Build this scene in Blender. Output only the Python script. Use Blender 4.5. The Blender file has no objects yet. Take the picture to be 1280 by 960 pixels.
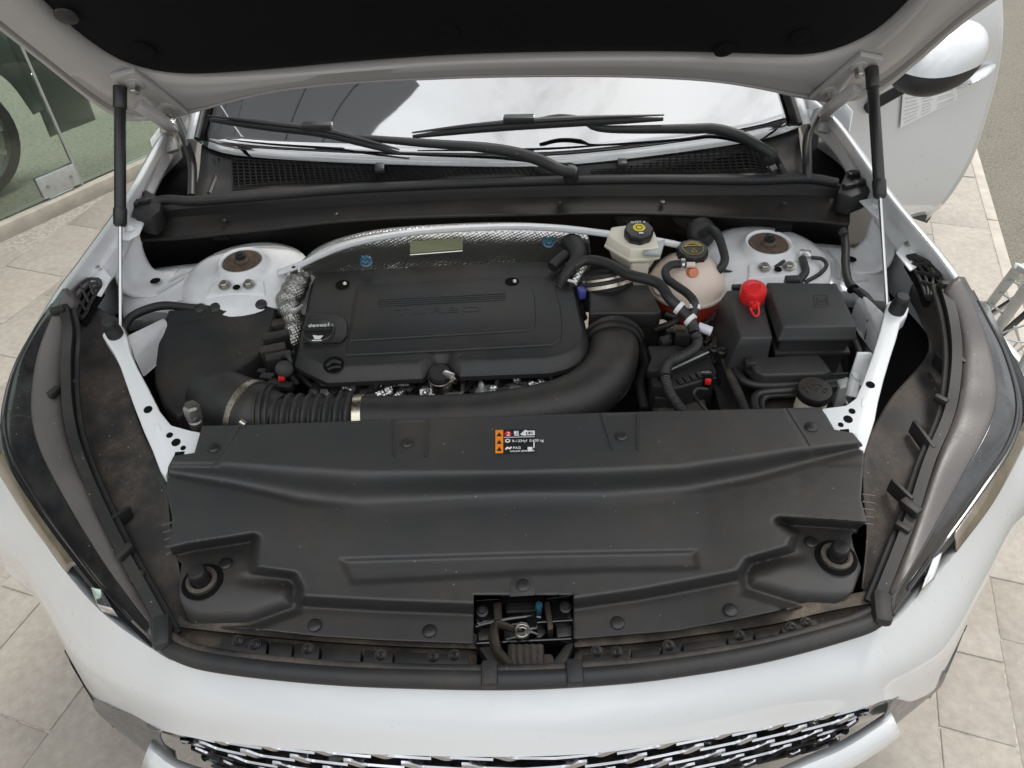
import bpy, bmesh, math, random
from mathutils import Vector, Matrix
R = math.radians
random.seed(7)
scn = bpy.context.scene
COL = scn.collection
# ------------------------------------------------------------------ camera
H, F = 1.80, 960.0
PIT, ROL = R(42), R(2.3)
fw = Vector((0, math.cos(PIT), -math.sin(PIT))); u0 = Vector((0, math.sin(PIT), math.cos(PIT))); r0 = Vector((1, 0, 0))
rt = r0*math.cos(ROL) - u0*math.sin(ROL); up = u0*math.cos(ROL) + r0*math.sin(ROL)
CAM = Vector((0, 0, H))
cd = bpy.data.cameras.new('camera'); cam = bpy.data.objects.new('camera', cd); COL.objects.link(cam)
cd.sensor_width = 36; cd.lens = F/1280*36; cd.clip_start = .02; cd.clip_end = 500
cam.matrix_world = Matrix(((rt.x, up.x, -fw.x, 0), (rt.y, up.y, -fw.y, 0), (rt.z, up.z, -fw.z, H), (0, 0, 0, 1)))
scn.camera = cam
# ------------------------------------------------------------------ world, sun, exposure
SUN_EL, SUN_AZ = 63, 42      # azimuth measured from +y towards +x
wd = bpy.data.worlds.new('World'); scn.world = wd; wd.use_nodes = True
nt = wd.node_tree; nt.nodes.clear()
N = nt.nodes.new; L = nt.links.new
out = N('ShaderNodeOutputWorld'); bg = N('ShaderNodeBackground'); sky = N('ShaderNodeTexSky')
sky.sky_type = 'NISHITA'; sky.sun_disc = False; sky.sun_elevation = R(SUN_EL); sky.sun_rotation = R(SUN_AZ)
sky.air_density = 1.0; sky.dust_density = 4.0; sky.ozone_density = 1.0
tc = N('ShaderNodeTexCoord'); no = N('ShaderNodeTexNoise'); no.inputs['Scale'].default_value = 2.2; no.inputs['Detail'].default_value = 7; no.inputs['Roughness'].default_value = .6
cr = N('ShaderNodeValToRGB'); cr.color_ramp.elements[0].position = .32; cr.color_ramp.elements[0].color = (.5, .5, .5, 1); cr.color_ramp.elements[1].position = .62
hs = N('ShaderNodeHueSaturation'); hs.inputs['Saturation'].default_value = .35
mx = N('ShaderNodeMix'); mx.data_type = 'RGBA'
sx = N('ShaderNodeSeparateXYZ'); L(tc.outputs['Generated'], sx.inputs[0]); mr = N('ShaderNodeMapRange'); mr.inputs[1].default_value = 0; mr.inputs[2].default_value = 1; mr.inputs[3].default_value = .36; mr.inputs[4].default_value = 1.3; L(sx.outputs[2], mr.inputs[0])
n2 = N('ShaderNodeTexNoise'); n2.inputs['Scale'].default_value = 3.4; n2.inputs['Detail'].default_value = 9; n2.inputs['Roughness'].default_value = .62; L(tc.outputs['Generated'], n2.inputs['Vector'])
m2 = N('ShaderNodeMapRange'); m2.inputs[1].default_value = .45; m2.inputs[2].default_value = .55; m2.inputs[3].default_value = .74; m2.inputs[4].default_value = 1.28; L(n2.outputs['Fac'], m2.inputs[0])
mm = N('ShaderNodeMath'); mm.operation = 'MULTIPLY'; L(mr.outputs[0], mm.inputs[0]); L(m2.outputs[0], mm.inputs[1])
vm = N('ShaderNodeVectorMath'); vm.operation = 'SCALE'; vm.inputs[0].default_value = (12.3, 12.6, 12.9); L(mm.outputs[0], vm.inputs['Scale']); L(vm.outputs[0], mx.inputs[7])   # overcast: zenith three times the horizon
L(tc.outputs['Generated'], no.inputs['Vector']); L(no.outputs['Fac'], cr.inputs[0]); L(cr.outputs[0], mx.inputs[0])
L(sky.outputs[0], hs.inputs['Color']); L(hs.outputs[0], mx.inputs[6]); L(mx.outputs[2], bg.inputs['Color']); L(bg.outputs[0], out.inputs['Surface'])
bg.inputs['Strength'].default_value = .1
sl = bpy.data.lights.new('sun', 'SUN'); sl.energy = 1.3; sl.angle = R(14); sl.color = (1, .96, .9)
so = bpy.data.objects.new('sun', sl); COL.objects.link(so); so.location = (3, 3, 12)
sd = Vector((math.sin(R(SUN_AZ))*math.cos(R(SUN_EL)), math.cos(R(SUN_AZ))*math.cos(R(SUN_EL)), math.sin(R(SUN_EL))))
so.rotation_euler = sd.to_track_quat('Z', 'Y').to_euler()
scn.view_settings.view_transform = 'Standard'; scn.view_settings.look = 'None'; scn.view_settings.exposure = 0.45; scn.view_settings.gamma = 1
# ------------------------------------------------------------------ helpers: points
def ray(x, y): return fw + rt*((x-640)/F) + up*((480-y)/F)
def P(x, y, z):
    d = ray(x, y); return CAM + d*((z-H)/d.z)
def PN(x, y, p0, n):
    d = ray(x, y); return CAM + d*((p0-CAM).dot(n)/d.dot(n))
def PY(x, y, Y): return PN(x, y, Vector((0, Y, 0)), Vector((0, 1, 0)))
def W(l, z=None): return [P(q[0], q[1], q[2] if len(q) > 2 else z) for q in l]
def lerp(a, b, t): return a + (b-a)*t
def ss(a, b, x):
    if a == b: return 1.0 if x >= a else 0.0
    t = max(0, min(1, (x-a)/(b-a))); return t*t*(3-2*t)
def interp(tab, x):
    if x <= tab[0][0]: return tab[0][1]
    for (a, b), (c, d) in zip(tab, tab[1:]):
        if x <= c: return b + (d-b)*(x-a)/(c-a)
    return tab[-1][1]
def spline(pts, n, closed=False):
    """Catmull-Rom through pts, n samples evenly by arc length"""
    pts = [Vector(p) for p in pts]; m = len(pts); fine = []
    segs = m if closed else m-1
    for i in range(segs):
        if closed: p0, p1, p2, p3 = pts[i-1], pts[i], pts[(i+1) % m], pts[(i+2) % m]
        else:
            p1, p2 = pts[i], pts[i+1]; p0 = pts[i-1] if i else p1*2-p2; p3 = pts[i+2] if i+2 < m else p2*2-p1
        for k in range(14):
            t = k/14
            fine.append(.5*((2*p1)+(p2-p0)*t+(2*p0-5*p1+4*p2-p3)*t*t+(3*p1-p0-3*p2+p3)*t**3))
    if not closed: fine.append(pts[-1])
    else: fine.append(fine[0])
    d = [0]
    for a, b in zip(fine, fine[1:]): d.append(d[-1]+(b-a).length)
    o = []; j = 0
    cnt = n if closed else n-1
    for i in range(n):
        s = d[-1]*i/cnt
        while j < len(d)-2 and d[j+1] < s: j += 1
        t = (s-d[j])/max(1e-9, d[j+1]-d[j]); o.append(fine[j].lerp(fine[j+1], min(1, max(0, t))))
    return o
def poly_s(pts, n):
    """straight polyline resampled"""
    pts = [Vector(p) for p in pts]; d = [0]
    for a, b in zip(pts, pts[1:]): d.append(d[-1]+(b-a).length)
    o = []; j = 0
    for i in range(n):
        s = d[-1]*i/(n-1)
        while j < len(d)-2 and d[j+1] < s: j += 1
        o.append(pts[j].lerp(pts[j+1], (s-d[j])/max(1e-9, d[j+1]-d[j])))
    return o
# ------------------------------------------------------------------ helpers: objects
def wloc(p):
    v = Vector((0, 0, 0))
    while p is not None: v += p.location; p = p.parent
    return v
def link(name, me, parent, at=None):
    o = bpy.data.objects.new(name, me); COL.objects.link(o)
    if parent is not None:
        o.parent = parent; o.location = (at or Vector((0, 0, 0))) - wloc(parent)
    elif at is not None: o.location = at
    return o
def thing(name, label, cat, loc=(0, 0, 0), group=None):
    o = bpy.data.objects.new(name, None); COL.objects.link(o); o.location = loc; o.empty_display_size = .05
    o['label'] = label; o['category'] = cat
    if group: o['group'] = group
    return o
def tag(o, label, cat, group=None, kind=None):
    if label: o['label'] = label
    if cat: o['category'] = cat
    if group: o['group'] = group
    if kind: o['kind'] = kind
    return o
def finish(name, bm, mat, parent=None, smooth=True, sharp=40, bevel=0, seg=2, bang=25, solid=0):
    bmesh.ops.remove_doubles(bm, verts=bm.verts, dist=1e-5)
    bmesh.ops.recalc_face_normals(bm, faces=bm.faces)
    if bevel:
        es = [e for e in bm.edges if len(e.link_faces) == 2 and e.calc_face_angle(0) > R(bang)]
        bmesh.ops.bevel(bm, geom=es, offset=bevel, segments=seg, profile=.5, affect='EDGES', clamp_overlap=True)
    if smooth:
        for f in bm.faces: f.smooth = True
        for e in bm.edges: e.smooth = not (len(e.link_faces) == 2 and e.calc_face_angle(0) > R(sharp))
    me = bpy.data.meshes.new(name); bm.to_mesh(me); bm.free()
    if mat is not None: me.materials.append(mat)
    o = link(name, me, parent)
    if solid:
        m = o.modifiers.new('thickness', 'SOLIDIFY'); m.thickness = abs(solid); m.offset = -1 if solid > 0 else 1
    return o
def grid(bm, rows, closed=False):
    vs = [[bm.verts.new(p) for p in r] for r in rows]
    n = len(rows[0])
    for a, b in zip(vs, vs[1:]):
        for i in range(n if closed else n-1):
            j = (i+1) % n
            try: bm.faces.new((a[i], a[j], b[j], b[i]))
            except ValueError: pass
    return vs
def orient(o, ref):
    """make the faces of an open sheet face towards ref (a world direction)"""
    me = o.data; s = sum((p.normal*p.area for p in me.polygons), Vector())
    if s.dot(Vector(ref)) < 0: me.flip_normals()
    return o
def loft(name, rows, mat, parent=None, nx=40, ny=6, sharp=40, solid=.0025, straight=False, face=(0, -.3, 1), rowsmooth=True):
    rs = [(poly_s if straight else spline)(r, nx) for r in rows]
    if rowsmooth and len(rs) > 2:
        k = (len(rs)-1)*ny+1; cols = [spline([r[i] for r in rs], k) for i in range(nx)]
        rs = [[c[j] for c in cols] for j in range(k)]
    elif ny > 1:
        q = []
        for a, b in zip(rs, rs[1:]):
            for t in range(ny): q.append([x.lerp(y, t/ny) for x, y in zip(a, b)])
        q.append(rs[-1]); rs = q
    bm = bmesh.new(); grid(bm, rs)
    o = finish(name, bm, mat, parent, sharp=sharp)
    orient(o, face)
    if solid: m = o.modifiers.new('thickness', 'SOLIDIFY'); m.thickness = solid; m.offset = -1
    return o
def outset(poly, d):
    """offset a polygon (list of Vectors, any z) sideways by d in xy"""
    n = len(poly); area = sum(poly[i].x*poly[(i+1) % n].y-poly[(i+1) % n].x*poly[i].y for i in range(n)); s = 1 if area > 0 else -1
    o = []
    for i in range(n):
        a, b, c = poly[i-1], poly[i], poly[(i+1) % n]
        e1 = (b-a).xy; e2 = (c-b).xy
        if e1.length < 1e-7: e1 = e2
        if e2.length < 1e-7: e2 = e1
        n1 = Vector((e1.y, -e1.x)).normalized()*s; n2 = Vector((e2.y, -e2.x)).normalized()*s
        m = n1+n2
        m = m/max(.35, m.length_squared/2) if m.length > 1e-6 else n1
        o.append(Vector((b.x+m.x*d, b.y+m.y*d, b.z)))
    return o
def rings(name, rg, mat, parent=None, cap0=True, cap1=True, **kw):
    bm = bmesh.new(); vs = grid(bm, rg, True)
    if cap0: bm.faces.new(vs[0])
    if cap1: bm.faces.new(list(reversed(vs[-1])))
    return finish(name, bm, mat, parent, **kw)
def prism(name, px, zt, zb, mat, parent=None, bevel=.004, seg=2, taper=0, shift=(0, 0), **kw):
    top = [q if isinstance(q, Vector) else P(q[0], q[1], q[2] if len(q) > 2 else zt) for q in px]
    bot = [Vector((v.x+shift[0], v.y+shift[1], zb)) for v in outset(top, taper)]
    return rings(name, [top, bot], mat, parent, bevel=bevel, seg=seg, **kw)
def frame(ax, ref=(0, 0, 1)):
    w = Vector(ax).normalized(); r = Vector(ref)
    if abs(w.dot(r)) > .95: r = Vector((1, 0, 0))
    a = r.cross(w).normalized(); return a, w.cross(a), w
def lathe(name, c, ax, prof, mat, parent=None, seg=24, ribs=0, ribd=0, cap=True, **kw):
    a, b, w = frame(ax); c = Vector(c); rows = []
    for r, h in prof:
        row = []
        for i in range(seg):
            t = 2*math.pi*i/seg; rr = max(r, 1e-5)
            if ribs and r > 0: rr *= 1+ribd*math.cos(ribs*t)
            row.append(c+w*h+(a*math.cos(t)+b*math.sin(t))*rr)
        rows.append(row)
    bm = bmesh.new(); vs = grid(bm, rows, True)
    for v, ok in ((vs[0], prof[0][0] > 1e-4), (vs[-1], prof[-1][0] > 1e-4)):
        if ok and cap:
            try: bm.faces.new(v)
            except ValueError: pass
    return finish(name, bm, mat, parent, **kw)
def tube(name, pts, r, mat, parent=None, seg=12, n=None, smooth_path=True, cap=True, corr=0, corn=0, flat=1, **kw):
    """tube through world points; r number or list over the path; corr/corn: corrugation depth and count"""
    n = n or max(8, len(pts)*8)
    path = spline(pts, n) if smooth_path else poly_s(pts, n)
    if not smooth_path and len(pts) == 2: path = [Vector(p) for p in pts] if not corn else path
    n = len(path); rows = []; a = None
    for i, p in enumerate(path):
        t = (path[min(n-1, i+1)]-path[max(0, i-1)]).normalized()
        if a is None: a = frame(t)[0]
        a = (a-t*a.dot(t)).normalized(); b = t.cross(a)
        s = i/(n-1); rr = r if not isinstance(r, (list, tuple)) else interp([(k/(len(r)-1), q) for k, q in enumerate(r)], s)
        if corn: rr += corr*(.5+.5*math.cos(2*math.pi*corn*s))
        rows.append([p+(a*math.cos(2*math.pi*k/seg)*flat+b*math.sin(2*math.pi*k/seg))*rr for k in range(seg)])
    bm = bmesh.new(); vs = grid(bm, rows, True)
    if cap: bm.faces.new(vs[0]); bm.faces.new(list(reversed(vs[-1])))
    return finish(name, bm, mat, parent, **kw)
def rod(name, a, b, r, mat, parent=None, seg=12, **kw):
    a, b = Vector(a), Vector(b); return lathe(name, a, b-a, [(r, 0), (r, (b-a).length)], mat, parent, seg, **kw)
def obox(name, c, ax, ay, az, size, mat, parent=None, bevel=.002, **kw):
    ax, ay, az = Vector(ax), Vector(ay), Vector(az); c = Vector(c); sx, sy, sz = size
    rg = []
    for k in (1, -1): rg.append([c+ax*(i*sx/2)+ay*(j*sy/2)+az*(k*sz/2) for i, j in ((1, 1), (-1, 1), (-1, -1), (1, -1))])
    return rings(name, rg, mat, parent, bevel=bevel, **kw)
def bar(name, a, b, w, h, mat, parent=None, ref=(0, 0, 1), **kw):
    a, b = Vector(a), Vector(b); x, y, z = frame(b-a, ref)
    return obox(name, (a+b)/2, x, y, z, (w, h, (b-a).length), mat, parent, **kw)
def bolt(c, ax, r, mat, parent, name='bolt', h=None, flange=True):
    h = h or r*1.0
    o = lathe(name, c, ax, ([(r*1.5, 0), (r*1.5, h*.25), (r*.95, h*.35)] if flange else [(r, 0)])+[(r*.95, h*.95), (r*.8, h*1.1)], mat, parent, seg=6 if not flange else 12, sharp=25)
    return o
def clip(c, ax, r, mat, parent, name='clip'):
    return lathe(name, c, ax, [(r, 0), (r, r*.12), (r*.9, r*.24), (r*.5, r*.33), (0, r*.35)], mat, parent, seg=18)
def text(name, s, o0, xd, yd, size, mat, parent, ext=.0004, align='LEFT', sx=1.0):
    cu = bpy.data.curves.new(name, 'FONT'); cu.body = s; cu.size = size; cu.extrude = ext; cu.align_x = align
    t = bpy.data.objects.new(name, cu); COL.objects.link(t)
    dg = bpy.context.evaluated_depsgraph_get(); me = bpy.data.meshes.new_from_object(t.evaluated_get(dg))
    bpy.data.objects.remove(t); bpy.data.curves.remove(cu)
    xd, yd = Vector(xd).normalized(), Vector(yd).normalized(); zd = xd.cross(yd).normalized(); yd = zd.cross(xd)
    M = Matrix(((xd.x*sx, yd.x, zd.x, o0[0]), (xd.y*sx, yd.y, zd.y, o0[1]), (xd.z*sx, yd.z, zd.z, o0[2]), (0, 0, 0, 1)))
    me.transform(M); me.name = name; me.materials.clear(); me.materials.append(mat)
    return link(name, me, parent)
def flat(name, pts, mat, parent, th=.0006, **kw):
    """thin sheet with thickness from a polygon of world points"""
    a, b, c = pts[0], pts[1], pts[2]; n = (b-a).cross(c-a)
    if n.z < 0: n = -n
    n.normalize()
    return rings(name, [[p+n*th for p in pts], [p for p in pts]], mat, parent, smooth=False, **kw)
def joined(name, objs, parent=None):
    """merge several meshes that are one piece into one object"""
    bm = bmesh.new(); mats = []
    for o in objs:
        me = o.data.copy(); me.transform(Matrix.Translation(wloc(o)))
        for p in me.polygons:
            m = o.data.materials[p.material_index]
            if m not in mats: mats.append(m)
            p.material_index = mats.index(m)
        bm.from_mesh(me); bpy.data.meshes.remove(me)
    for o in objs: bpy.data.objects.remove(o)
    me = bpy.data.meshes.new(name); bm.to_mesh(me); bm.free()
    for m in mats: me.materials.append(m)
    return link(name, me, parent)
# ------------------------------------------------------------------ materials
def mat(name, col, rough=.5, metal=0, spec=.5, coat=0, bump=0, bscale=300, dust=0, dcol=(.19, .15, .11), dscale=9, speck=0, var=.0, vscale=40, ior=1.5, trans=0, sheen=0, rvar=0, dup=True, emit=0, alpha=1, brick=None, sss=0):
    m = bpy.data.materials.new(name); m.use_nodes = True; t = m.node_tree; b = t.nodes['Principled BSDF']; n = t.nodes.new; l = t.links.new
    b.inputs['Base Color'].default_value = (*col, 1); b.inputs['Roughness'].default_value = rough; b.inputs['Metallic'].default_value = metal
    b.inputs['Specular IOR Level'].default_value = spec; b.inputs['Coat Weight'].default_value = coat; b.inputs['Coat Roughness'].default_value = .04
    b.inputs['IOR'].default_value = ior; b.inputs['Transmission Weight'].default_value = trans; b.inputs['Sheen Weight'].default_value = sheen; b.inputs['Alpha'].default_value = alpha
    if sss: b.inputs['Subsurface Weight'].default_value = sss; b.inputs['Subsurface Radius'].default_value = (.02, .012, .008); b.inputs['Subsurface Scale'].default_value = 1
    tcn = n('ShaderNodeTexCoord'); co = tcn.outputs['Object']
    def noise(s, d=4, r=.55):
        x = n('ShaderNodeTexNoise'); x.inputs['Scale'].default_value = s; x.inputs['Detail'].default_value = d; x.inputs['Roughness'].default_value = r; l(co, x.inputs['Vector']); return x.outputs['Fac']
    def ramp(v, a, c):
        x = n('ShaderNodeMapRange'); x.inputs[1].default_value = a; x.inputs[2].default_value = c; x.clamp = True; l(v, x.inputs[0]); return x.outputs[0]
    def mixc(fac, A, B):
        x = n('ShaderNodeMix'); x.data_type = 'RGBA'
        for sock, v in ((x.inputs[0], fac), (x.inputs[6], A), (x.inputs[7], B)):
            if hasattr(v, 'links'): l(v, sock)
            elif isinstance(v, (int, float)): sock.default_value = v
            else: sock.default_value = (*v, 1) if len(v) == 3 else v
        return x.outputs[2]
    def math_(op, A, B):
        x = n('ShaderNodeMath'); x.operation = op
        for sock, v in ((x.inputs[0], A), (x.inputs[1], B)):
            if hasattr(v, 'links'): l(v, sock)
            else: sock.default_value = v
        return x.outputs[0]
    c = None
    if var:
        c = mixc(ramp(noise(vscale, 5, .6), .3, .7), tuple(max(0, q*(1-var)) for q in col), tuple(min(1, q*(1+var)) for q in col))
    if dust:
        dn = math_('MULTIPLY', ramp(noise(dscale, 6, .65), .42, .72), dust)
        fine = ramp(noise(dscale*22, 3, .7), .35, .65)
        dn = math_('MULTIPLY', dn, math_('ADD', math_('MULTIPLY', fine, .6), .4))
        if dup:   # dust settles on faces that look up
            ge = n('ShaderNodeNewGeometry'); sp = n('ShaderNodeSeparateXYZ'); l(ge.outputs['Normal'], sp.inputs[0])
            dn = math_('MULTIPLY', dn, ramp(sp.outputs[2], -.1, .7))
        c = mixc(dn, c if c is not None else col, dcol)
        rr = mixc(dn, (rough,)*3, (.9,)*3); l(rr, b.inputs['Roughness'])
    elif rvar:
        x = n('ShaderNodeMapRange'); x.inputs[1].default_value = .3; x.inputs[2].default_value = .7; x.inputs[3].default_value = rough*(1-rvar); x.inputs[4].default_value = min(1, rough*(1+rvar)); l(noise(vscale, 5), x.inputs[0]); l(x.outputs[0], b.inputs['Roughness'])
    if speck:  # lint and grit
        v = n('ShaderNodeTexVoronoi'); v.inputs['Scale'].default_value = 65; l(co, v.inputs['Vector'])
        sc = n('ShaderNodeSeparateColor'); l(v.outputs['Color'], sc.inputs[0])
        k = math_('MULTIPLY', math_('LESS_THAN', v.outputs['Distance'], .07), math_('GREATER_THAN', sc.outputs[0], 1-speck))
        c = mixc(k, c if c is not None else col, (.26, .23, .19))
    if c is not None: l(c, b.inputs['Base Color'])
    if bump:
        bn = n('ShaderNodeBump'); bn.inputs['Strength'].default_value = bump; bn.inputs['Distance'].default_value = .001; l(noise(bscale, 3), bn.inputs['Height']); l(bn.outputs[0], b.inputs['Normal'])
    if emit: b.inputs['Emission Color'].default_value = (*col, 1); b.inputs['Emission Strength'].default_value = emit
    return m
M = {}
M['plastic'] = mat('black_plastic', (.016, .016, .0165), .44, bump=.35, bscale=1500, dust=.22, dscale=7, speck=.12, var=.15, vscale=12)
M['cover'] = mat('cover_plastic', (.037, .037, .0375), .36, bump=.45, bscale=1600, dust=.3, dscale=3.2, dcol=(.14, .105, .075), speck=.3, var=.03, vscale=10)
M['satin'] = mat('satin_plastic', (.017, .017, .0175), .34, bump=.15, bscale=1200, dust=.16, dscale=8, speck=.1)
M['lid'] = mat('lid_plastic', (.034, .034, .035), .46, bump=.4, bscale=1400, dust=.15, dscale=10, speck=.1)
M['dusty'] = mat('dusty_plastic', (.02, .0185, .0175), .55, bump=.3, bscale=700, dust=.9, dscale=9, speck=.5, dcol=(.145, .115, .09))
M['dustrail'] = mat('dusty_rail', (.014, .0135, .013), .5, bump=.4, bscale=500, dust=.35, dscale=18, dcol=(.10, .085, .07), speck=.3)
M['dirty'] = mat('dirty_ledge', (.05, .045, .04), .75, bump=.4, bscale=500, dust=1, dscale=14, dcol=(.24, .19, .14), speck=.5)
M['rubber'] = mat('rubber', (.016, .016, .017), .55, bump=.15, bscale=600, dust=.35, dscale=10, dcol=(.10, .085, .07))
M['hose'] = mat('hose_rubber', (.02, .02, .02), .5, bump=.2, bscale=900, dust=.3, dscale=15, dcol=(.12, .10, .08))
M['void'] = mat('void_black', (.008, .008, .008), .95, spec=.1, bump=.5, bscale=250)  # dark parts, and black discs and sheets standing for shade in holes
M['felt'] = mat('black_felt', (.007, .007, .008), .98, spec=.08, bump=.6, bscale=900, sheen=.02)
M['firewall'] = mat('firewall_black', (.010, .0095, .009), .5, spec=.35, bump=.25, bscale=500, dust=.45, dscale=5, dcol=(.07, .052, .038))
M['paint'] = mat('white_car_paint', (.66, .675, .685), .30, coat=1, spec=.5, bump=.02, bscale=2500, rvar=.1)
M['paint'].node_tree.nodes['Principled BSDF'].inputs['Coat IOR'].default_value = 1.75
M['ecoat'] = mat('bay_white_paint', (.76, .765, .775), .38, coat=.3, var=.05, vscale=30, dust=.28, dscale=10, dcol=(.36, .33, .29), bump=.1, bscale=120)
M['bright'] = mat('bracket_white_paint', (.78, .79, .79), .35, coat=.4, dust=.1, dscale=20, dcol=(.4, .37, .33), bump=.06, bscale=150)
M['hoodp'] = mat('hood_inner_shaded', (.38, .365, .35), .35, coat=.5, bump=.05, bscale=100)  # dull inner white, greyed further so the colour carries the underside's shade
M['seam'] = mat('seam_sealer', (.55, .56, .57), .6, bump=.4, bscale=300)
M['steel'] = mat('bolt_steel', (.42, .41, .37), .38, 1, rvar=.4, vscale=200)
M['zinc'] = mat('clamp_zinc', (.60, .55, .45), .3, 1, rvar=.3, vscale=150)
M['silver'] = mat('spring_clip_silver', (.75, .75, .74), .3, .8)
M['alloy'] = mat('cast_alloy', (.45, .45, .44), .45, 1, bump=.5, bscale=250, var=.3, vscale=60)
M['chrome'] = mat('chrome', (.82, .82, .83), .07, 1)
M['satchrome'] = mat('satin_chrome', (.55, .55, .55), .18, 1)
M['grillechrome'] = mat('dark_chrome', (.46, .46, .48), .14, 1, rvar=.3, vscale=60)
M['trimgrey'] = mat('grey_metal_trim', (.20, .20, .205), .3, .7, rvar=.2, vscale=40)
M['gloss'] = mat('gloss_black', (.008, .008, .009), .12, coat=.6)
M['rust'] = mat('rusty_rubber', (.09, .06, .042), .7, bump=.6, bscale=300, var=.5, vscale=90)
M['brown'] = mat('brown_latch_steel', (.055, .044, .034), .4, .4, var=.3, vscale=100)
M['cream'] = mat('cream_plastic', (.78, .73, .60), .38, sss=.15, bump=.08, bscale=300, var=.04, vscale=25)
M['tank'] = mat('translucent_tank', (.74, .62, .53), .36, sss=.3, bump=.08, bscale=200, var=.06, vscale=14)
M['coolant'] = mat('coolant_red', (.50, .055, .03), .35, sss=.15, var=.2, vscale=15)
M['orange'] = mat('coolant_orange', (.62, .20, .09), .4, sss=.2)
M['red'] = mat('red_cap', (.70, .018, .02), .38, coat=.2)
M['yellow'] = mat('print_yellow', (.75, .62, .03), .5)
M['gold'] = mat('print_gold', (.42, .33, .06), .5)
M['white'] = mat('print_white', (.75, .75, .74), .55)
M['printgrey'] = mat('print_grey', (.52, .53, .53), .6)
M['signor'] = mat('print_orange', (.85, .25, .02), .5)
M['signred'] = mat('print_red', (.62, .02, .03), .5)
M['signbk'] = mat('print_black', (.012, .012, .013), .45)
M['blue'] = mat('blue_nylon', (.03, .11, .17), .3, coat=.4)
M['bluec'] = mat('blue_connector', (.06, .07, .28), .4)
M['tape'] = mat('white_tape', (.62, .60, .66), .5)
M['olive'] = mat('faded_label', (.26, .27, .16), .5, dust=.4, dscale=30, dcol=(.3, .28, .2))
M['joint'] = mat('joint_dirt', (.37, .335, .29), .95, bump=.5, bscale=200, var=.3, vscale=60)
M['galv'] = mat('galvanised_steel', (.50, .52, .51), .4, .3, var=.1, vscale=40)
M['dash'] = mat('dashboard', (.03, .03, .032), .7)
M['tyre'] = mat('tyre_rubber', (.02, .02, .02), .7)
# lens: clear polycarbonate with dust over a dark housing
M['lens'] = mat('smoked_lens', (.008, .008, .009), .14, coat=1, dust=.25, dscale=14, dcol=(.15, .13, .12), speck=.5)
M['lenscap'] = mat('dusty_lamp_housing', (.080, .071, .067), .42, spec=.8, dust=.5, dscale=10, dcol=(.14, .12, .11), speck=.6, bump=.25, bscale=300, rvar=.3)
M['drl'] = mat('smoky_reflector', (.17, .14, .095), .3, .25, coat=.8, var=.3, vscale=25)
def glass_mat(name, tint, ior, rough=0.0, dirt=0):
    m = bpy.data.materials.new(name); m.use_nodes = True; t = m.node_tree; t.nodes.clear(); n = t.nodes.new; l = t.links.new
    o = n('ShaderNodeOutputMaterial'); tr = n('ShaderNodeBsdfTransparent'); tr.inputs[0].default_value = (*tint, 1)
    g = n('ShaderNodeBsdfGlossy'); g.inputs['Roughness'].default_value = rough; g.inputs[0].default_value = (1, 1, 1, 1)
    fr = n('ShaderNodeFresnel'); fr.inputs[0].default_value = ior; mxs = n('ShaderNodeMixShader'); l(fr.outputs[0], mxs.inputs[0]); l(tr.outputs[0], mxs.inputs[1]); l(g.outputs[0], mxs.inputs[2]); l(mxs.outputs[0], o.inputs[0])
    return m
M['glass'] = glass_mat('windscreen_glass', (.42, .50, .47), 3.5, .015)
M['shopglass'] = glass_mat('green_shop_glass', (.66, .74, .68), 1.7)
def stone_mat():
    m = mat('paving_stone', (.37, .335, .29), .8, bump=1, bscale=120, var=.13, vscale=40, dust=.5, dscale=6, dcol=(.24, .205, .17), speck=.5)
    t = m.node_tree; b = t.nodes['Principled BSDF']; src = b.inputs['Base Color'].links[0].from_socket
    oi = t.nodes.new('ShaderNodeObjectInfo'); mr_ = t.nodes.new('ShaderNodeMapRange'); mr_.inputs[3].default_value = .9; mr_.inputs[4].default_value = 1.1; t.links.new(oi.outputs['Random'], mr_.inputs[0])
    h = t.nodes.new('ShaderNodeHueSaturation'); t.links.new(mr_.outputs[0], h.inputs['Value']); t.links.new(src, h.inputs['Color']); t.links.new(h.outputs[0], b.inputs['Base Color'])
    return m
M['stone'] = stone_mat()
M['kerb'] = mat('kerb_stone', (.46, .42, .36), .85, bump=.5, bscale=90, var=.15, vscale=12)
M['asphalt'] = mat('asphalt', (.155, .14, .112), .9, bump=1.0, bscale=130, var=.5, vscale=110, dust=.5, dscale=3, dcol=(.20, .185, .15))
M['shopfloor'] = mat('shop_floor', (.52, .50, .40), .25, coat=.3, var=.08, vscale=3)
M['clad'] = mat('dark_cladding', (.035, .037, .042), .35, var=.1, vscale=2)
M['carbody'] = mat('dark_green_car', (.10, .14, .13), .2, coat=1)
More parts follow.
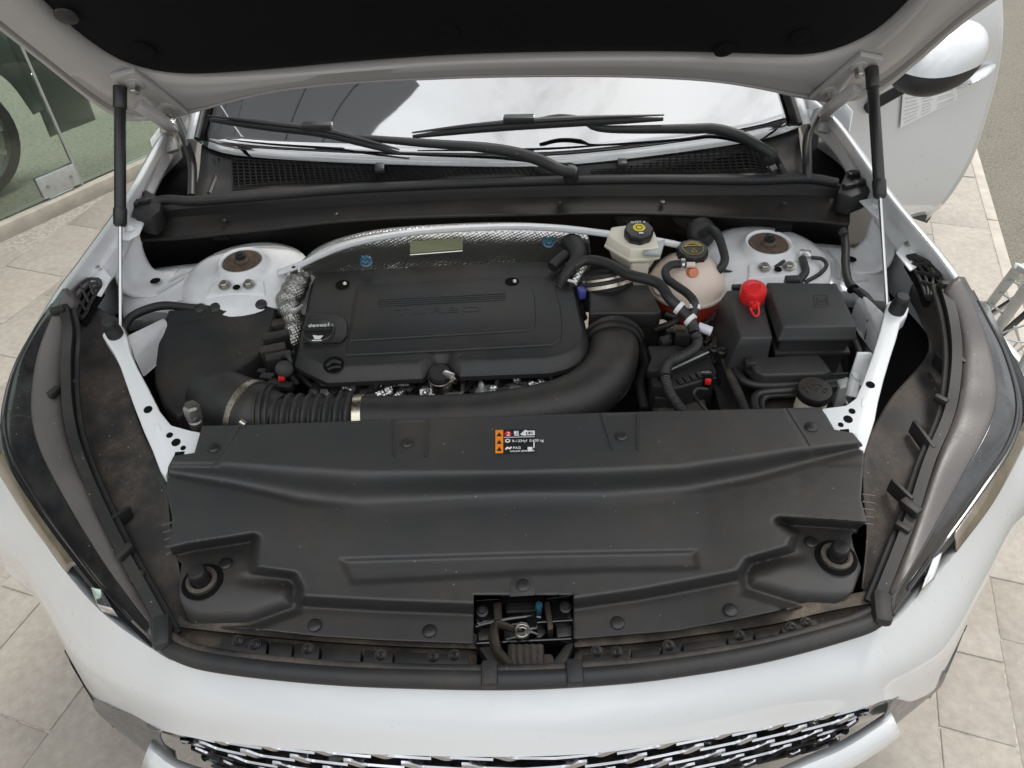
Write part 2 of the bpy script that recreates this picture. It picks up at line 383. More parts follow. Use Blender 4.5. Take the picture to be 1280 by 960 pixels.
def foil_mat():
    m = bpy.data.materials.new('embossed_foil'); m.use_nodes = True; t = m.node_tree; b = t.nodes['Principled BSDF']; n = t.nodes.new; l = t.links.new
    b.inputs['Metallic'].default_value = 1; b.inputs['Base Color'].default_value = (.70, .69, .66, 1); b.inputs['Roughness'].default_value = .38
    tcn = n('ShaderNodeTexCoord'); mp = n('ShaderNodeMapping'); l(tcn.outputs['Object'], mp.inputs[0]); mp.inputs['Rotation'].default_value = (.5, .4, .6)
    vo = n('ShaderNodeTexVoronoi'); vo.inputs['Scale'].default_value = 190; vo.inputs['Randomness'].default_value = .12; l(mp.outputs[0], vo.inputs['Vector'])
    nz = n('ShaderNodeTexNoise'); nz.inputs['Scale'].default_value = 26; nz.inputs['Detail'].default_value = 3; l(tcn.outputs['Object'], nz.inputs['Vector'])
    b1 = n('ShaderNodeBump'); b1.inputs['Strength'].default_value = .9; b1.inputs['Distance'].default_value = .0022; l(vo.outputs['Distance'], b1.inputs['Height'])
    b2 = n('ShaderNodeBump'); b2.inputs['Strength'].default_value = .7; b2.inputs['Distance'].default_value = .008; l(nz.outputs['Fac'], b2.inputs['Height']); l(b1.outputs[0], b2.inputs['Normal']); l(b2.outputs[0], b.inputs['Normal'])
    return m
M['foil'] = foil_mat(); M['foild'] = foil_mat(); M['foild'].node_tree.nodes['Principled BSDF'].inputs['Base Color'].default_value = (.36, .35, .33, 1)
# ================================================================== SETTING
e1 = Vector((math.sin(R(19)), math.cos(R(19)), 0)); e2 = Vector((e1.y, -e1.x, 0))
def sheet(name, pts, m, kind='structure', th=.02):
    bm = bmesh.new(); a = [bm.verts.new(p) for p in pts]; b = [bm.verts.new(Vector(p)-Vector((0, 0, th))) for p in pts]
    bm.faces.new(a); bm.faces.new(list(reversed(b)))
    for i in range(len(a)): j = (i+1) % len(a); bm.faces.new((a[i], b[i], b[j], a[j]))
    o = finish(name, bm, m, None, smooth=False); o['kind'] = kind; return o
BK = 1.055
pav = sheet('pavement', [e2*-9+e1*-4-Vector((0, 0, .0032)), e2*(BK+.0)+e1*-4-Vector((0, 0, .0032)), e2*BK+e1*9-Vector((0, 0, .0032)), e2*-9+e1*9-Vector((0, 0, .0032))], M['joint'])
road = sheet('road', [e2*BK+e1*-6-Vector((0, 0, .02)), e2*25+e1*-6-Vector((0, 0, .02)), e2*25+e1*25-Vector((0, 0, .02)), e2*BK+e1*25-Vector((0, 0, .02))], M['asphalt'])
A0 = Vector((-2.34, 3.16, 0)); wdir = Vector((.60, .80, 0)); wn = Vector((.8, -.6, 0))
# natural stone pavers laid in courses
cols = [-3.35, -3.02, -2.7, -2.42, -2.08, -1.77, -1.62, -1.34, -1.08, -.8, -.5, -.2, .1, .38, .652, .816, 1.05]
fixed = {(.652, .816): [.3, .62, 1.03, 1.24, 1.62, 2.05, 2.4, 2.9, 3.3, 3.8, 4.3], (.816, 1.05): [.25, .6, .98, 1.308, 1.497, 1.95, 2.33, 2.8, 3.41, 3.9, 4.4], (-1.77, -1.62): [.2, .71, 1.1, 1.5, 1.9, 2.4, 2.9], (-3.02, -2.7): [.5, 1, 1.4, 1.685, 2.03, 2.4, 2.9]}
for c0, c1 in zip(cols, cols[1:]):
    cuts = fixed.get((c0, c1))
    if not cuts:
        cuts = []; a = -.3+random.random()*.3
        while a < 4.4: cuts.append(a); a += random.uniform(.24, .52)
    for a0, a1 in zip(cuts, cuts[1:]):
        g_ = random.uniform(.0015, .0035); q = [e2*(c0+g_)+e1*(a0+g_), e2*(c1-g_)+e1*(a0+g_), e2*(c1-g_)+e1*(a1-g_), e2*(c0+g_)+e1*(a1-g_)]
        cc = sum(q, Vector())/4
        if abs(cc.x) < .62 and cc.y > .75: continue
        if cc.y < .35 or (cc-A0).dot(wn) < .12: continue
        z = random.uniform(-.0015, .0015); tx, ty = random.uniform(-.004, .004), random.uniform(-.004, .004)
        top = [p+Vector((random.uniform(-.002, .002), random.uniform(-.002, .002), z+(p-cc).x*tx+(p-cc).y*ty)) for p in q]
        o = rings('paver', [top, [Vector((p.x, p.y, -.006)) for p in outset(top, .001)]], M['stone'], pav, bevel=.0014, seg=1)
# kerb along the road edge
for k in range(9):
    a0 = -1+k*.9
    prism('kerb_stone', [e2*BK+e1*(a0+.003), e2*(BK+.045)+e1*(a0+.003), e2*(BK+.045)+e1*(a0+.897), e2*BK+e1*(a0+.897)], .002, -.04, M['kerb'], road, bevel=.004)
# ---- showroom front of glass panes with dark cladding above
shop = thing('showroom_front', 'green tinted glass showroom front with dark panel cladding beside the car', 'building', A0)
S0, S1 = -4.5, 1.75
def wp(s, z, off=0): return A0+wdir*s+wn*off+Vector((0, 0, z))
bar('sill', wp(S0, .03), wp(S1, .03), .10, .07, M['kerb'], shop)
js = (P(103, 243, 0)-A0).dot(wdir)
ed = [S0, js-2.6, js-1.3, js, js+1.05, S1]
for s0, s1 in zip(ed, ed[1:]):
    rings('glass_pane', [[wp(s0+.006, .068, .006), wp(s1-.006, .068, .006), wp(s1-.006, 3.0, .006), wp(s0+.006, 3.0, .006)], [wp(s0+.006, .068, -.006), wp(s1-.006, .068, -.006), wp(s1-.006, 3.0, -.006), wp(s0+.006, 3.0, -.006)]], M['shopglass'], shop, smooth=False)
for s in ed[1:-1]:
    bar('pane_joint', wp(s, .068), wp(s, 3.0), .011, .02, M['galv'], shop, ref=wn, bevel=.001)
fit = obox('patch_fitting', wp(js-.10, .13), wdir, wn, Vector((0, 0, 1)), (.19, .035, .10), M['galv'], shop)
for k in (-.16, -.04): lathe('fitting_screw', wp(js+k, .13, .018), wn, [(.008, 0), (.007, .004)], M['steel'], fit, 10)
bar('head_beam', wp(S0, 3.06), wp(S1, 3.06), .18, .11, M['clad'], shop)
zc = 3.13
while zc < 10.3:
    h = .92
    for k in range(3):
        s0 = S0+(S1-S0)*k/3; s1 = S0+(S1-S0)*(k+1)/3
        rings('cladding_panel', [[wp(s0+.008, zc+.012, .04), wp(s1-.008, zc+.012, .04), wp(s1-.008, zc+h-.012, .04), wp(s0+.008, zc+h-.012, .04)], [wp(s0+.008, zc+.012, -.02), wp(s1-.008, zc+.012, -.02), wp(s1-.008, zc+h-.012, -.02), wp(s0+.008, zc+h-.012, -.02)]], M['clad'], shop, smooth=False)
    zc += h
fl = sheet('showroom_floor', [wp(S0, -.004, -.05), wp(S0, -.004, -9), wp(S1+3, -.004, -9), wp(S1+3, -.004, -.05)], M['shopfloor'])
# ---- car added behind the glass, its wheel standing in for a reflection
dc = thing('stand_in_car', 'dark stand-in car added behind the showroom glass, pale spoked wheel imitating a reflection', 'car', P(-30, 252, 0))
wc = P(-10, 258, 0)+Vector((0, 0, .30)); cd_ = Vector((.62, .78, 0)); cn_ = Vector((.78, -.62, 0)); wc = wc-cn_*.12
wh = lathe('wheel', wc, cn_, [(.20, -.18), (.285, -.17), (.30, -.12), (.30, .03), (.29, .055), (.25, .06), (.235, .04)], M['tyre'], dc, 36, cap=False)
lathe('rim', wc, cn_, [(.248, .05), (.24, .062), (.22, .05), (.21, -.02), (.04, -.02)], M['satchrome'], wh, 36)
for k in range(12):
    t = 2*math.pi*k/12; d = cd_*math.cos(t)+Vector((0, 0, math.sin(t))); bar('spoke', wc+cn_*.04+d*.03, wc+cn_*.045+d*.235, .026, .02, M['silver'], wh, ref=cn_)
sec = [(-.02, .20), (.0, .45), (-.01, .72), (-.06, .95), (-.22, 1.38), (-.5, 1.46)]
loft('body', [[wc+cd_*a_+cn_*(x+.02+(-.06 if abs(a_) > 2 else 0))+Vector((0, 0, z_-.34)) for a_ in (-2.3, -1.2, -.44)] for x, z_ in sec], M['carbody'], dc, 16, 4, face=tuple(cn_))
loft('body', [[wc+cd_*a_+cn_*(x+.02+(-.06 if abs(a_) > 2 else 0))+Vector((0, 0, z_-.34)) for a_ in (.44, .55, .70)] for x, z_ in sec], M['carbody'], dc, 16, 4, face=tuple(cn_))
loft('wheel_arch', [[wc+Vector((0, 0, 0))+(cd_*math.cos(t)+Vector((0, 0, math.sin(t))))*.40+cn_*.03 for t in (0, .5, 1.0, 1.57, 2.1, 2.6, 3.14)], [wc+cd_*a_+cn_*.01+Vector((0, 0, z_)) for a_, z_ in ((.48, 0), (.48, .3), (.3, .62), (0, .64), (-.3, .62), (-.48, .3), (-.48, 0))]], M['carbody'], dc, 30, 3, face=tuple(cn_))
# ---- galvanised lattice stand on the pavement by the headlight
st = thing('lattice_stand', 'galvanised wire lattice stand on the paving beside the headlight', 'stand', P(1290, 470, 0))
rails = [((1226, 395, .42), (1274, 333, .80), .022), ((1243, 416, .36), (1296, 342, .78), .026), ((1274, 333, .80), (1330, 362, .80), .022), ((1226, 395, .42), (1290, 470, .38), .02)]
for a, b, w in rails: bar('rail', P(*a), P(*b), w, w*.7, M['galv'], st, bevel=.003)
for t in (.15, .38, .62, .85):
    a = P(1226, 395, .42).lerp(P(1274, 333, .80), t)-Vector((0, 0, .012)); b = P(1243, 416, .36).lerp(P(1296, 342, .78), t)-Vector((0, 0, .012))
    rod('wire', a, b, .003, M['galv'], st, 8)
for (a, b) in (((1236, 398, .36), (1300, 352, .6)), ((1242, 420, .3), (1300, 400, .4)), ((1246, 422, .33), (1275, 428, .3)), ((1268, 408, .35), (1275, 428, .28)), ((1272, 428, .28), (1256, 445, .16)), ((1290, 424, .3), (1264, 446, .1))):
    rod('wire', P(*a), P(*b), .0032, M['galv'], st, 8)
for a, b in (((1238, 392, .33), (1278, 366, .45)), ((1250, 420, .25), (1290, 385, .4))): bar('black_strap', P(*a), P(*b), .03, .006, M['plastic'], st)
for q in ((1228, 394, .42), (1330, 362, .80), (1290, 470, .38)):
    a = P(*q); rod('leg', Vector((a.x, a.y, -.002)), a, .010, M['galv'], st)
a, b = P(1330, 362, .80), P(1290, 470, .38); bar('rail', a, b, .022, .015, M['galv'], st, bevel=.003); bar('rail', P(1296, 342, .78), a, .02, .014, M['galv'], st, bevel=.003)
# ================================================================== CAR
car = thing('car', 'white SUV parked on stone paving with its bonnet propped open', 'car', (0, 2.2, 0))
# ---- front bumper skin
V = Vector
top = [V((-.895, 1.17, .925)), V((-.912, 1.10, .885)), V((-.925, 1.02, .848))]+W([(-14, 560, .815), (2, 595, .80), (40, 655, .785), (82, 715, .775), (130, 768, .78), (190, 811, .795), (225, 829, .81), (300, 843, .822), (400, 852, .83), (500, 857, .835), (640, 857, .838), (760, 851, .836), (850, 841, .831), (950, 824, .825), (1050, 798, .814), (1113, 779, .797), (1150, 742, .783), (1190, 697, .777), (1238, 632, .785), (1272, 568, .80), (1290, 525, .815)])+[V((.925, 1.00, .848)), V((.912, 1.08, .885)), V((.895, 1.15, .925))]
bot = [V((-.935, 1.22, .60)), V((-.938, 1.10, .58)), V((-.935, 1.00, .57))]+W([(0, 697, .575), (47, 750, .535), (80, 806, .51), (122, 880, .52), (203, 913, .66), (283, 928, .70), (400, 939, .73), (500, 944, .745), (640, 946, .752), (760, 940, .748), (880, 922, .735), (980, 905, .712), (1080, 884, .69), (1107, 875, .67), (1168, 862, .52), (1208, 777, .51), (1240, 707, .535), (1280, 647, .575)])+[V((.935, .98, .57)), V((.938, 1.08, .58)), V((.935, 1.20, .60))]
a, b = spline(top, 120), spline(bot, 120)
cen = Vector((0, 1.5, .55)); rows = [[], [], [], [], []]
for i, (p, q) in enumerate(zip(a, b)):
    m = (p+q)/2; d = (q-p).length; n = Vector((m.x*.55, m.y-cen.y, 0)).normalized(); n = (n+Vector((0, 0, .75))).normalized()
    e = abs(m.x); side = ss(.50, .62, e)
    rows[0].append(p+Vector((0, .018, -.012))); rows[1].append(p)
    rows[2].append(m+n*d*lerp(.065, .085, side)); rows[3].append(q)
    rows[4].append(q+Vector((-m.x*.08*side, .02+.05*side, -.012-.30*side)))
bm = bmesh.new(); rr = []
c3 = [spline([rows[1][i], rows[2][i], rows[3][i]], 18) for i in range(120)]
rr = [rows[0]]+[[c[j] for c in c3] for j in range(18)]+[rows[4]]
grid(bm, rr); bump = finish('bumper', bm, M['paint'], car, sharp=50); orient(bump, (0, -.5, 1))
mo = bump.modifiers.new('thickness', 'SOLIDIFY'); mo.thickness = .003; mo.offset = -1
# lower bumper skin below the grille
lb_ = W([(183, 940, .60), (235, 972, .60), (400, 1008, .6), (640, 1022, .6), (900, 1000, .6), (1020, 958, .6), (1067, 936, .6), (1119, 902, .61)])
loft('lower_bumper', [[p+Vector((0, .02, -.004)) for p in lb_], lb_, [p+Vector((p.x*.03, -.006, -.05)) for p in lb_], [p+Vector((0, .02, -.16)) for p in lb_]], M['paint'], car, 60, 4, face=(0, -1, .4))
# ---- grille of short chrome wave bars over a dark mesh
gtop = [p+Vector((0, .022, -.008)) for p in spline(bot[7:17], 80)]   # grille opening
def gsurf(u, v):
    i = min(78.999, max(0, u*79)); k = int(i); p = gtop[k].lerp(gtop[k+1], i-k)
    c = abs(2*u-1); return p+Vector((-.10*v*(2*u-1)*c, .16*v*v*0+.05*v, -v*.9))
bm = bmesh.new(); grid(bm, [[gsurf(i/79, v)+Vector((0, .022, 0)) for i in range(80)] for v in (0, .05, .1, .16, .24)])
grille = finish('grille', bm, M['gloss'], car); orient(grille, (0, -1, .3)); mo = grille.modifiers.new('t', 'SOLIDIFY'); mo.thickness = .004
NB = 13
for row in range(5):
    v0 = .016+row*.043
    for k in range(NB+1):
        u0_ = (k-(.5 if row % 2 else 0))/NB
        if u0_ < -.045 or u0_+1/NB > 1.045: continue
        um = u0_+.5/NB; mir = um > .5
        sp = []
        for i in range(17):
            t = i/16; dv = lerp(.016, .010, t/.62) if t < .62 else lerp(.010, -.008, ss(.62, .92, t))
            uu = u0_+(t if mir else 1-t)*1.02/NB; sp.append(gsurf(min(.999, max(.001, uu)), v0+dv)+Vector((0, -.010, 0)))
        rows_ = []
        for i, p in enumerate(sp):
            t = i/16; w = .0016+.0065*ss(.5, .80, t)*(1-ss(.84, 1, t)*.85)
            rows_.append([p+Vector((0, -.001, .0016)), p+Vector((0, -.004, 0)), p+Vector((0, -.002-.004*ss(.5, .8, t), -w)), p+Vector((0, .020, -w)), p+Vector((0, .020, .0016))])
        bm = bmesh.new(); vs = grid(bm, rows_, True); bm.faces.new(vs[0]); bm.faces.new(list(reversed(vs[-1])))
        finish('grille_bar', bm, M['grillechrome'], grille, sharp=25)
# ---- bright trims and dark slots at the bumper corners
for tp, dr_, sl_ in (([(118, 874, .54), (140, 884, .585), (172, 899, .63), (203, 914, .658)], (.10, .17, .20, .07), [(82, 812, .515), (92, 832, .52), (106, 856, .525), (120, 880, .53)]),
                     ([(1107, 876, .658), (1130, 862, .63), (1155, 847, .585), (1180, 838, .545)], (.07, .20, .17, .10), [(1207, 780, .515), (1198, 802, .52), (1190, 822, .525), (1181, 842, .53)])):
    T = W(tp); c = sum(T, Vector())/4; o2 = Vector((c.x, -.35, 0)).normalized()
    loft('corner_trim', [[p-o2*.012 for p in T], [p+o2*.004 for p in T], [p+o2*.010+Vector((0, 0, -d*.5)) for p, d in zip(T, dr_)], [p+o2*.004+Vector((0, 0, -d)) for p, d in zip(T, dr_)]], M['trimgrey'], car, 20, 4, face=tuple(o2))
    T = W(sl_); o2 = Vector((c.x*1.6, -.25, 0)).normalized()
    loft('air_slot', [[p-o2*.01 for p in T], [p+o2*.003 for p in T], [p+o2*.004+Vector((0, 0, -.09*k)) for p, k in zip(T, (.1, .7, 1, 1))]], M['gloss'], car, 16, 2, face=tuple(o2))
# ---- headlights
def headlight(outer, inner, lab, frac, drl, mods):
    o_, i_ = spline(W(outer), 60), spline(W(inner), 60)
    def row(t, lift=0): return [p.lerp(q, t)+Vector((0, 0, lift+.016*math.sin(math.pi*t))) for p, q in zip(o_, i_)]
    lens = loft('headlight', [row(0, -.03), row(.0), row(.04, .004), row(.2, .002), row(frac)], M['lens'], car, 60, 5, straight=True)
    loft('lamp_housing', [row(frac-.01, .0015), row(frac+.02, .003), row(.8, .002), row(.97), row(1.0, -.012)], M['lenscap'], lens, 60, 3, straight=True)
    cenx = sum((p.x for p in o_))/60
    tube('lens_rim', [p+Vector((0, 0, .001)) for p in o_[2:]], .0042, M['gloss'], lens, 8, 60)
    tube('lens_edge', [p+Vector((0, 0, .001)) for p in row(.075, .0035)[4:56]], .0016, M['satin'], lens, 6, 60)
    q = W(drl[0]); r_ = W(drl[1]); loft('light_strip', [q, [x.lerp(y, .5)+Vector((0, 0, .006)) for x, y in zip(q, r_)], r_], M['drl'], lens, 30, 3)
    for m_ in mods:
        pts = W(m_); rings('reflector', [[p+Vector((0, 0, .004)) for p in pts], [p-Vector((0, 0, .02)) for p in pts]], M['chrome'], lens, bevel=.002)
    return lens
OL = [(78, 366, .985), (42, 418, .95), (16, 470, .91), (4, 530, .875), (15, 582, .848), (53, 643, .82), (104, 711, .80), (150, 766, .797), (191, 806, .80)]
IL = [(96, 372, .985), (84, 410, .955), (78, 450, .925), (78, 500, .90), (86, 548, .88), (108, 608, .865), (146, 688, .838), (176, 740, .82), (205, 786, .806)]
OR = [(1206, 350, .985), (1232, 398, .95), (1258, 448, .91), (1274, 508, .875), (1264, 556, .848), (1227, 613, .82), (1186, 670, .80), (1146, 725, .797), (1115, 768, .80)]
IR = [(1180, 362, .985), (1196, 400, .955), (1202, 440, .925), (1199, 490, .90), (1190, 525, .88), (1170, 575, .865), (1148, 640, .838), (1125, 700, .82), (1104, 745, .806)]
headlight(OL, IL, '', .55, ([(4, 562, .852), (14, 583, .842), (52, 644, .815), (98, 706, .796)], [(-8, 578, .812), (-2, 592, .802), (36, 652, .788), (84, 716, .778)]), [[(114, 735, .803), (128, 738, .808), (143, 764, .808), (122, 757, .800)]])
headlight(OR, IR, '', .45, ([(1271, 538, .852), (1265, 558, .842), (1228, 614, .815), (1190, 666, .797)], [(1283, 548, .812), (1277, 564, .802), (1242, 628, .788), (1196, 690, .779)]), [[(1178, 690, .80), (1165, 700, .806), (1150, 740, .802), (1168, 724, .796)]])
# ---- fenders: rolled outer edge and the bolted flange inside it
def fender(px_o, px_i, side):
    o_ = W(px_o); i_ = W(px_i); s = -1 if side == 0 else 1
    f = loft('fender', [[p+Vector((s*.05, 0, -.55)) for p in o_], [p+Vector((s*.055, 0, -.16)) for p in o_], [p+Vector((s*.025, 0, -.03)) for p in o_], o_, [p+Vector((-s*.006, 0, -.002)) for p in o_]], M['paint'], car, 40, 4, face=(s, 0, .3), solid=.002)
    loft('flange', [[p+Vector((-s*.005, 0, -.003)) for p in o_], [p.lerp(q, .25)+Vector((0, 0, -.022)) for p, q in zip(o_, i_)], [p.lerp(q, .75)+Vector((0, 0, -.006)) for p, q in zip(o_, i_)], i_, [q+Vector((-s*.002, 0, -.03)) for q in i_]], M['ecoat'], f, 40, 3, face=(0, 0, 1))
    return f
FL = fender([(232, 128, 1.08), (203, 166, 1.062), (160, 240, 1.035), (105, 317, 1.006), (75, 357, .99), (42, 414, .955)], [(238, 150, 1.04), (208, 185, 1.02), (166, 268, .985), (134, 330, .965), (102, 356, .955), (60, 415, .925)], 0)
FR = fender([(1012, 116, 1.08), (1050, 152, 1.062), (1112, 238, 1.035), (1166, 302, 1.006), (1192, 336, .99), (1222, 380, .955)], [(1010, 140, 1.04), (1046, 172, 1.02), (1092, 248, .985), (1135, 305, .965), (1165, 335, .955), (1200, 385, .925)], 1)
# front wheel on the showroom side and the one opposite
for s in (-1, 1):
    w = lathe('wheel', (s*.86, 1.42, .36), (s, 0, 0), [(.24, -.17), (.34, -.16), (.36, -.12), (.36, .03), (.345, .06), (.25, .065), (.24, .05)], M['tyre'], car, 40, cap=False)
    lathe('rim', (s*.86, 1.42, .36), (s, 0, 0), [(.245, .045), (.24, .058), (.225, .05), (.215, -.02), (.05, -.02)], M['satchrome'], w, 40)
    for k in range(10):
        t = 2*math.pi*k/10; d = Vector((0, math.cos(t), math.sin(t))); c = Vector((s*.905, 1.42, .36)); bar('spoke', c+d*.03, c+d*.235, .028, .02, M['satchrome'], w, ref=(s, 0, 0))
    # body side panels behind the fenders
    loft('body_side', [[Vector((s*(.9), y, z)) for y in (1.85, 2.3, 3.0, 4.2)] for z in (.32, .7)]+[[Vector((s*.875, y, z)) for y in (1.85, 2.3, 3.0, 4.2)] for z in (1.0,)], M['paint'], car, 12, 3, face=(s, 0, 0))
# ---- open door
dp, dd = Vector((.90, 2.02, 0)), Vector((.86, .51, 0)).normalized(); dn_ = Vector((dd.y, -dd.x, 0))
def D(x, y, off=0): return PN(x, y, dp+dn_*off, dn_)
dl = [[(1040, 60), (1150, -10), (1252, -20)], [(1050, 110), (1150, 40), (1254, 40)], [(1060, 140), (1150, 85), (1247, 95)], [(1080, 180), (1150, 140), (1231, 155)], [(1095, 215), (1150, 195), (1213, 204)], [(1110, 240), (1150, 240), (1184, 250)], [(1135, 262), (1146, 270), (1157, 276)]]
offs = [.0, .022, .012, .010, .012, .004, -.02]
rows = [[dp+dd*.015+dn_*o+Vector((0, 0, D(*r[0], o).z))]+[D(x, y, o) for x, y in r[1:]] for r, o in zip(dl, offs)]
rows[-1][0].z = rows[-2][0].z-.12
door = loft('door', rows, M['paint'], car, 24, 5, face=tuple(dn_), solid=0)
mo = door.modifiers.new('t', 'SOLIDIFY'); mo.thickness = .09; mo.offset = -1
bar('rubber_sill', D(1128, 262, -.03), D(1159, 273, -.03), .02, .03, M['rubber'], door)
# printed sticker on the door skin
q = [D(1129, 108, .016), D(1197, 104, .016), D(1196, 124, .016), D(1125, 160, .016)]
stc = rings('sticker', [[p+dn_*.0012 for p in q], q], M['white'], door, smooth=False)
for k in range(9):
    t = .08+k*.1; a_, b_ = q[0].lerp(q[3], t), q[1].lerp(q[2], t); sk = .04 if k % 2 else .1
    for s0, s1 in ((.04, .3), (.34, .56), (.62, .96)):
        if k in (3, 6) and s0 > .6: continue
        p0_, p1_ = a_.lerp(b_, s0+random.random()*.03), a_.lerp(b_, s1-random.random()*.08); dz = (q[3]-q[0]).normalized()*.004
        rings('printed_line', [[p0_+dn_*.0022, p1_+dn_*.0022, p1_+dz+dn_*.0022, p0_+dz+dn_*.0022], [p0_+dn_*.001, p1_+dn_*.001, p1_+dz+dn_*.001, p0_+dz+dn_*.001]], M['printgrey'], stc, smooth=False)
hd = tube('door_handle', [D(1200, 106, .02), D(1212, 101, .05), D(1228, 92, .052), D(1241, 82, .02)], [.012, .016, .015, .010], M['paint'], door, 12, 20, flat=.6)
tube('handle_chrome', [D(1201, 108, .032), D(1215, 104, .062), D(1230, 95, .064), D(1242, 84, .03)], .0035, M['chrome'], hd, 8, 20)
# ---- door mirror
def mirror_shell(name, v0, v1, m, parent, grow=1):
    c = D(1172, 76, .16); ax, ay, az = (dd*.92+Vector((0, 0, .12))).normalized(), dn_, Vector((0, 0, 1)); rows = []
    for j in range(13):
        ph = lerp(v0, v1, j/12); row = []
        for i in range(32):
            t = 2*math.pi*i/32; ct, st_ = math.cos(t), math.sin(t)
            rx = math.copysign(abs(ct)**.75, ct); ry = math.copysign(abs(st_)**.8, st_)
            k = math.cos(ph)**.7 if math.cos(ph) > 0 else 0
            row.append(c+(ax*(rx*.125*k+.02*math.sin(ph))+ay*(ry*.085*k)+az*(math.sin(ph)*(.085 if ph > 0 else .068)-.012*rx*k))*grow)
        rows.append(row)
    bm = bmesh.new(); vs = grid(bm, rows, True); bm.faces.new(vs[0]); bm.faces.new(list(reversed(vs[-1]))); return finish(name, bm, m, parent)
mir = mirror_shell('mirror', 0, R(89), M['paint'], door)
mirror_shell('mirror_base', R(-89), R(-1.5), M['plastic'], mir, .985)
bar('mirror_stalk', D(1085, 135, .01), D(1150, 98, .12), .05, .03, M['plastic'], mir, bevel=.008)
lathe('turn_lamp', D(1150, 107, .14), (0, 0, -1), [(.02, 0), (.018, .012), (.01, .02), (0, .022)], M['gloss'], mir, 16)
# ---- windscreen, dashboard, pillars
wb = W([(246, 176, 1.075), (275, 190, 1.06), (340, 198, 1.048), (480, 205, 1.035), (640, 208, 1.03), (740, 203, 1.032), (880, 186, 1.045), (960, 172, 1.06), (1000, 158, 1.075)])
wt = [Vector((p.x*.86, p.y+.98-.10*abs(p.x)/.65, p.z+.445)) for p in wb]
wm = [p.lerp(q, .5)+Vector((0, -.004, .010)) for p, q in zip(wb, wt)]
glass = loft('windscreen', [wb, wm, wt], M['glass'], car, 40, 10, face=(0, -.5, 1), solid=.004)
loft('dashboard', [[p+Vector((0, .03, -.035)) for p in wb], [p+Vector((0, .35, -.03)) for p in wb], [p+Vector((0, .75, .0)) for p in wb], [p+Vector((0, .78, -.4)) for p in wb]], M['dash'], car, 30, 3)
loft('cabin_lining', [[Vector((-.62, 2.5, .6)), Vector((.62, 2.5, .6))], [Vector((-.62, 2.7, 1.1)), Vector((.62, 2.7, 1.1))], [Vector((-.55, 2.75, 1.5)), Vector((.55, 2.75, 1.5))]], M['dash'], car, 6, 2, face=(0, -1, 0))
roof = loft('roof', [[p+Vector((0, -.005, .004)) for p in wt], [p+Vector((-p.x*.02, .4, .09)) for p in wt], [p+Vector((0, 1.4, .08)) for p in wt]], M['paint'], car, 20, 4)
for s, k in ((-1, 0), (1, -1)):
    a_, b_ = wb[k], wt[k]; rows = []
    for t in (.0, .3, .65, 1.0):
        p = a_.lerp(b_, t)+Vector((0, 0, .010*4*t*(1-t))); rows.append([p+Vector((-s*.004, -.004, .006)), p+Vector((s*.014, -.006, .008)), p+Vector((s*.034, .02, -.01)), p+Vector((s*.05, .06, -.08))])
    loft('pillar', rows, M['paint'], car, 10, 4, face=(s, -.3, .5))
    tube('pillar_trim', [r[0]+Vector((0, -.003, .002)) for r in rows], .006, M['plastic'], car, 8, 20)
# ---- cowl with vents, weatherstrip, firewall
ct = W([(252, 180, 1.066), (275, 191, 1.052), (340, 199, 1.040), (480, 206, 1.028), (620, 209, 1.022), (740, 204, 1.024), (880, 187, 1.037), (960, 173, 1.052), (998, 160, 1.066)])
cb = W([(240, 249, 1.0), (310, 243, 1.0), (440, 234, 1.0), (560, 228, 1.0), (650, 225, 1.0), (740, 223, 1.0), (850, 222, 1.0), (960, 223, 1.0), (1010, 222, 1.0)])
cowl = loft('cowl_panel', [ct, [p.lerp(q, .5)+Vector((0, 0, -.012)) for p, q in zip(ct, cb)], cb], M['plastic'], car, 60, 4)
def vent(tp, bt, name='vent_grille'):
    nx = int((tp[-1]-tp[0]).length/.0125); a_, b_ = poly_s(tp, nx), poly_s(bt, nx); bm = bmesh.new()
    grid(bm, [[p.lerp(q, t/9)+Vector((0, 0, .004)) for p, q in zip(a_, b_)] for t in range(10)])
    bk = bmesh.new(); grid(bk, [[p+Vector((0, 0, -.0025)) for p in a_], [q+Vector((0, 0, -.0025)) for q in b_]])
    f = finish('vent_recess', bk, M['void'], cowl); orient(f, (0, 0, 1))
    o = finish(name, bm, M['plastic'], cowl, smooth=False); orient(o, (0, 0, 1)); w = o.modifiers.new('w', 'WIREFRAME'); w.thickness = .0045; w.use_even_offset = False; return o
vent(W([(290, 200, 1.042), (340, 203, 1.036), (440, 207, 1.027), (560, 210, 1.022), (662, 211, 1.020), (680, 219, 1.006)]), W([(292, 240, 1.0), (345, 236, .998), (440, 230, .998), (560, 224, .998), (650, 222, .998), (690, 222, 1.0)]))
vent(W([(745, 198, 1.026), (800, 193, 1.03), (881, 186, 1.036), (932, 180, 1.044), (950, 192, 1.03)]), W([(738, 219, 1.001), (800, 218, 1.0), (881, 218, 1.0), (940, 218, 1.0), (965, 218, 1.0)]))
for x, y, z in ((475, 208, 1.03), (777, 201, 1.03)): obox('washer_nozzle', P(x, y, z), (1, 0, 0), (0, 1, .2), (0, 0, 1), (.022, .035, .012), M['satin'], cowl, bevel=.003)
tube('trim_rail', W([(222, 150, 1.06), (232, 175, 1.05), (240, 205, 1.03), (240, 246, 1.0)]), .010, M['satin'], cowl, 10, 24)
tube('trim_rail', W([(1022, 140, 1.06), (1010, 170, 1.05), (1009, 200, 1.03), (1010, 224, 1.0)]), .010, M['satin'], cowl, 10, 24)
for pts in ([(270, 198, 1.045), (272, 215, 1.02), (262, 243, 1.0)], [(968, 195, 1.045), (974, 205, 1.02), (982, 222, 1.0)]): tube('trim_rib', W(pts), .007, M['plastic'], cowl, 8, 12)
